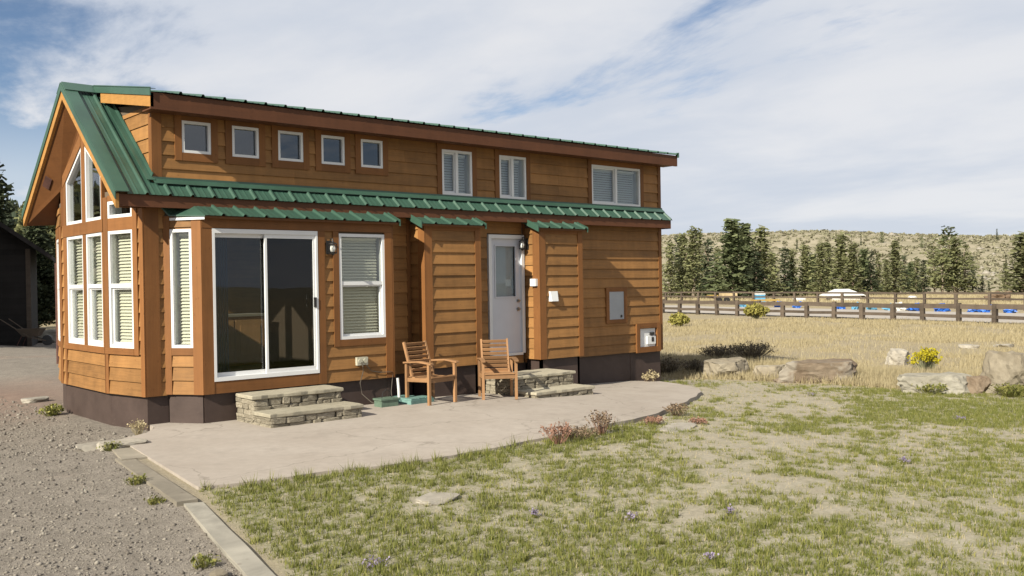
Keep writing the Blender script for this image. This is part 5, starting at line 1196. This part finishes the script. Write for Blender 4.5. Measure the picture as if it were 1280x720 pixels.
for l in range(3):
    for i in range(6): fl_ += [(l*6+i, l*6+(i+1) % 6, (l+1)*6+(i+1) % 6), (l*6+i, (l+1)*6+(i+1) % 6, (l+1)*6+i)]
fl_ += [(18+i, 18+(i+1) % 6, 24) for i in range(6)]
Fc = (np.arange(n)[:, None, None]*nvv+np.array(fl_)[None]).reshape(-1, 3)
tag(link('distant_forest', np_mesh('distant_forest', V.reshape(-1, 3), Fc, M_forest, np.repeat(rs.rand(n), nvv))), 'dark conifer forest on the hill at the far left', 'forest', kind='stuff')

# ------------------------------------------------------------------ left side: shed, trees, pole
def left_at(px, dep): return ray_at(px, dep)
sx_, sy_ = left_at(38, 35.0); sz_ = 1.933-65/FPX*35+.0
sg = tzf(sx_, sy_); nrm = Vector((-.30, -.954, 0)); ur = Vector((.954, -.30, 0)); FS = Fr((sx_, sy_, sg), (-ur.x, -ur.y), (nrm.x, nrm.y))
sd = empty('shed', (sx_, sy_, sg), 0, 'dark board shed with low sloping roof at the left edge', 'shed')
FS0 = Fr((0, 0, 0), (-ur.x, -ur.y), (nrm.x, nrm.y)); hs_ = 3.72
mbp = MB().poly(FS0, [(0, -.3), (6.4, -.3), (6.4, hs_), (3.2, hs_+2.35), (0, hs_)], -5.0, -.01); wl_ = mbp.build('wall', M_shed, sd)
z = 0.
while z < hs_+2.0:
    x0 = max(0, (z+.2-hs_)/2.35*3.2); MB().wedge(FS0, x0, 6.4-x0, z, z+.2, .022, .006, -.005).build('siding_board', M_shed, wl_); z += .2
for s in (0, 1):
    pa = (-.75, hs_-.55) if s == 0 else (7.15, hs_-.55); pb = (3.2, hs_+2.35)
    q = [FS0(a, b, c+t) for t in (.02, .20) for b in (-5.4, .55) for a, c in (pa, pb)]
    MB().hexa(q).build('roof', M_shedroof, sd)
trim(wl_, FS0, -.02, .14, 0, hs_-.1, .04, mat=M_fence)
# tools leaning by the shed
hx, hy = left_at(22, 34.0); hz = tzf(hx, hy)
e = empty('wheelbarrow', (hx+.4, hy-.1, hz), -.7, 'old wheelbarrow tipped against the dark shed corner', 'wheelbarrow')
MB().add([(-.42, -.32, .62), (.42, -.26, .62), (.42, .26, .62), (-.42, .32, .62), (-.22, -.18, .34), (.28, -.15, .34), (.28, .15, .34), (-.22, .18, .34)], [(0, 4, 5, 1), (1, 5, 6, 2), (2, 6, 7, 3), (3, 7, 4, 0), (4, 7, 6, 5)]).build('tray', M_fence, e)
for s in (-1, 1):
    MB().tube([(.55, s*.06, .18), (0, s*.2, .33), (-.95, s*.30, .98)], .02).build('handle', M_fence, e); MB().tube([(-.25, s*.2, .36), (-.42, s*.22, 0)], .018).build('leg', M_rust, e)
MB().tube([(.58, -.05, .19), (.58, .05, .19)], .19, 14).build('wheel', M_black, e)
px_l, py_l = 2.48, 12.6
tag(MB().tube([(px_l, py_l, -.1), (px_l, py_l, 2.6)], .05, 8).build('steel_post', M_rust), 'thin rusty steel post standing left of the prow windows', 'post')
# larger spruces behind the shed, dark and close
VN = []
for k, (h, r, base, nwh, per, q, size, mt) in enumerate(((11, 3.0, 1.3, 34, 9, 42, .36, M_pine_dark), (13, 3.2, 1.0, 36, 9, 40, .40, M_pine_olive))):
    V, Fc, T_ = conifer(300+k, h, r, base, nwh, per, q, size, .75, .22, .04); VN.append((np_mesh('crown', V, Fc, mt, T_), trunk_mesh(h, .22, 50+k, M_bark, base, r)))
def big_tree(x, y, k, s, label, wid=1.): 
    e = empty('spruce_tree', (x, y, tzf(x, y)), random.uniform(0, 6), label, 'tree', 'large conifers behind and beside the shed'); e.scale = (s*wid, s*wid, s); link('trunk', VN[k][1], e); link('crown', VN[k][0], e)
x, y = left_at(46, 46); big_tree(x, y, 0, .52, 'dark low spruce with bare trunk between the shed and the prow', 1.25)
x, y = left_at(62, 62); big_tree(x, y, 1, .72, 'sunlit olive conifer under the cabin roof overhang', 1.2)
x, y = left_at(36, 70); big_tree(x, y, 1, .66, 'olive conifer directly behind the shed roof tip')
x, y = left_at(86, 66); big_tree(x, y, 1, .70, 'olive conifer mostly hidden behind the prow')
x, y = left_at(-14, 52); big_tree(x, y, 0, .90, 'tall dark conifer rising above the shed roof at the left edge')
for i, (px, dep, s, k) in enumerate(((-150, 33, .95, 0), (-230, 30, 1.05, 0), (-320, 34, 1.0, 0), (-90, 40, .9, 0), (-420, 29, 1.05, 1))):
    x, y = left_at(px, dep); big_tree(x, y, k, s, ['large spruce shading the shed, just outside the left edge', 'second large spruce outside the left edge', 'third large spruce outside the left edge', 'spruce behind the shed outside the left edge', 'outermost olive spruce left of the picture'][i], 1.2)
x, y = left_at(55, 40); rock(x, y, 1.1, .6, .35, 0, M_boulder_grey, 'dark low rock in the shade under the low spruce', seed=90, sink=.3, name='rock', sub=3)
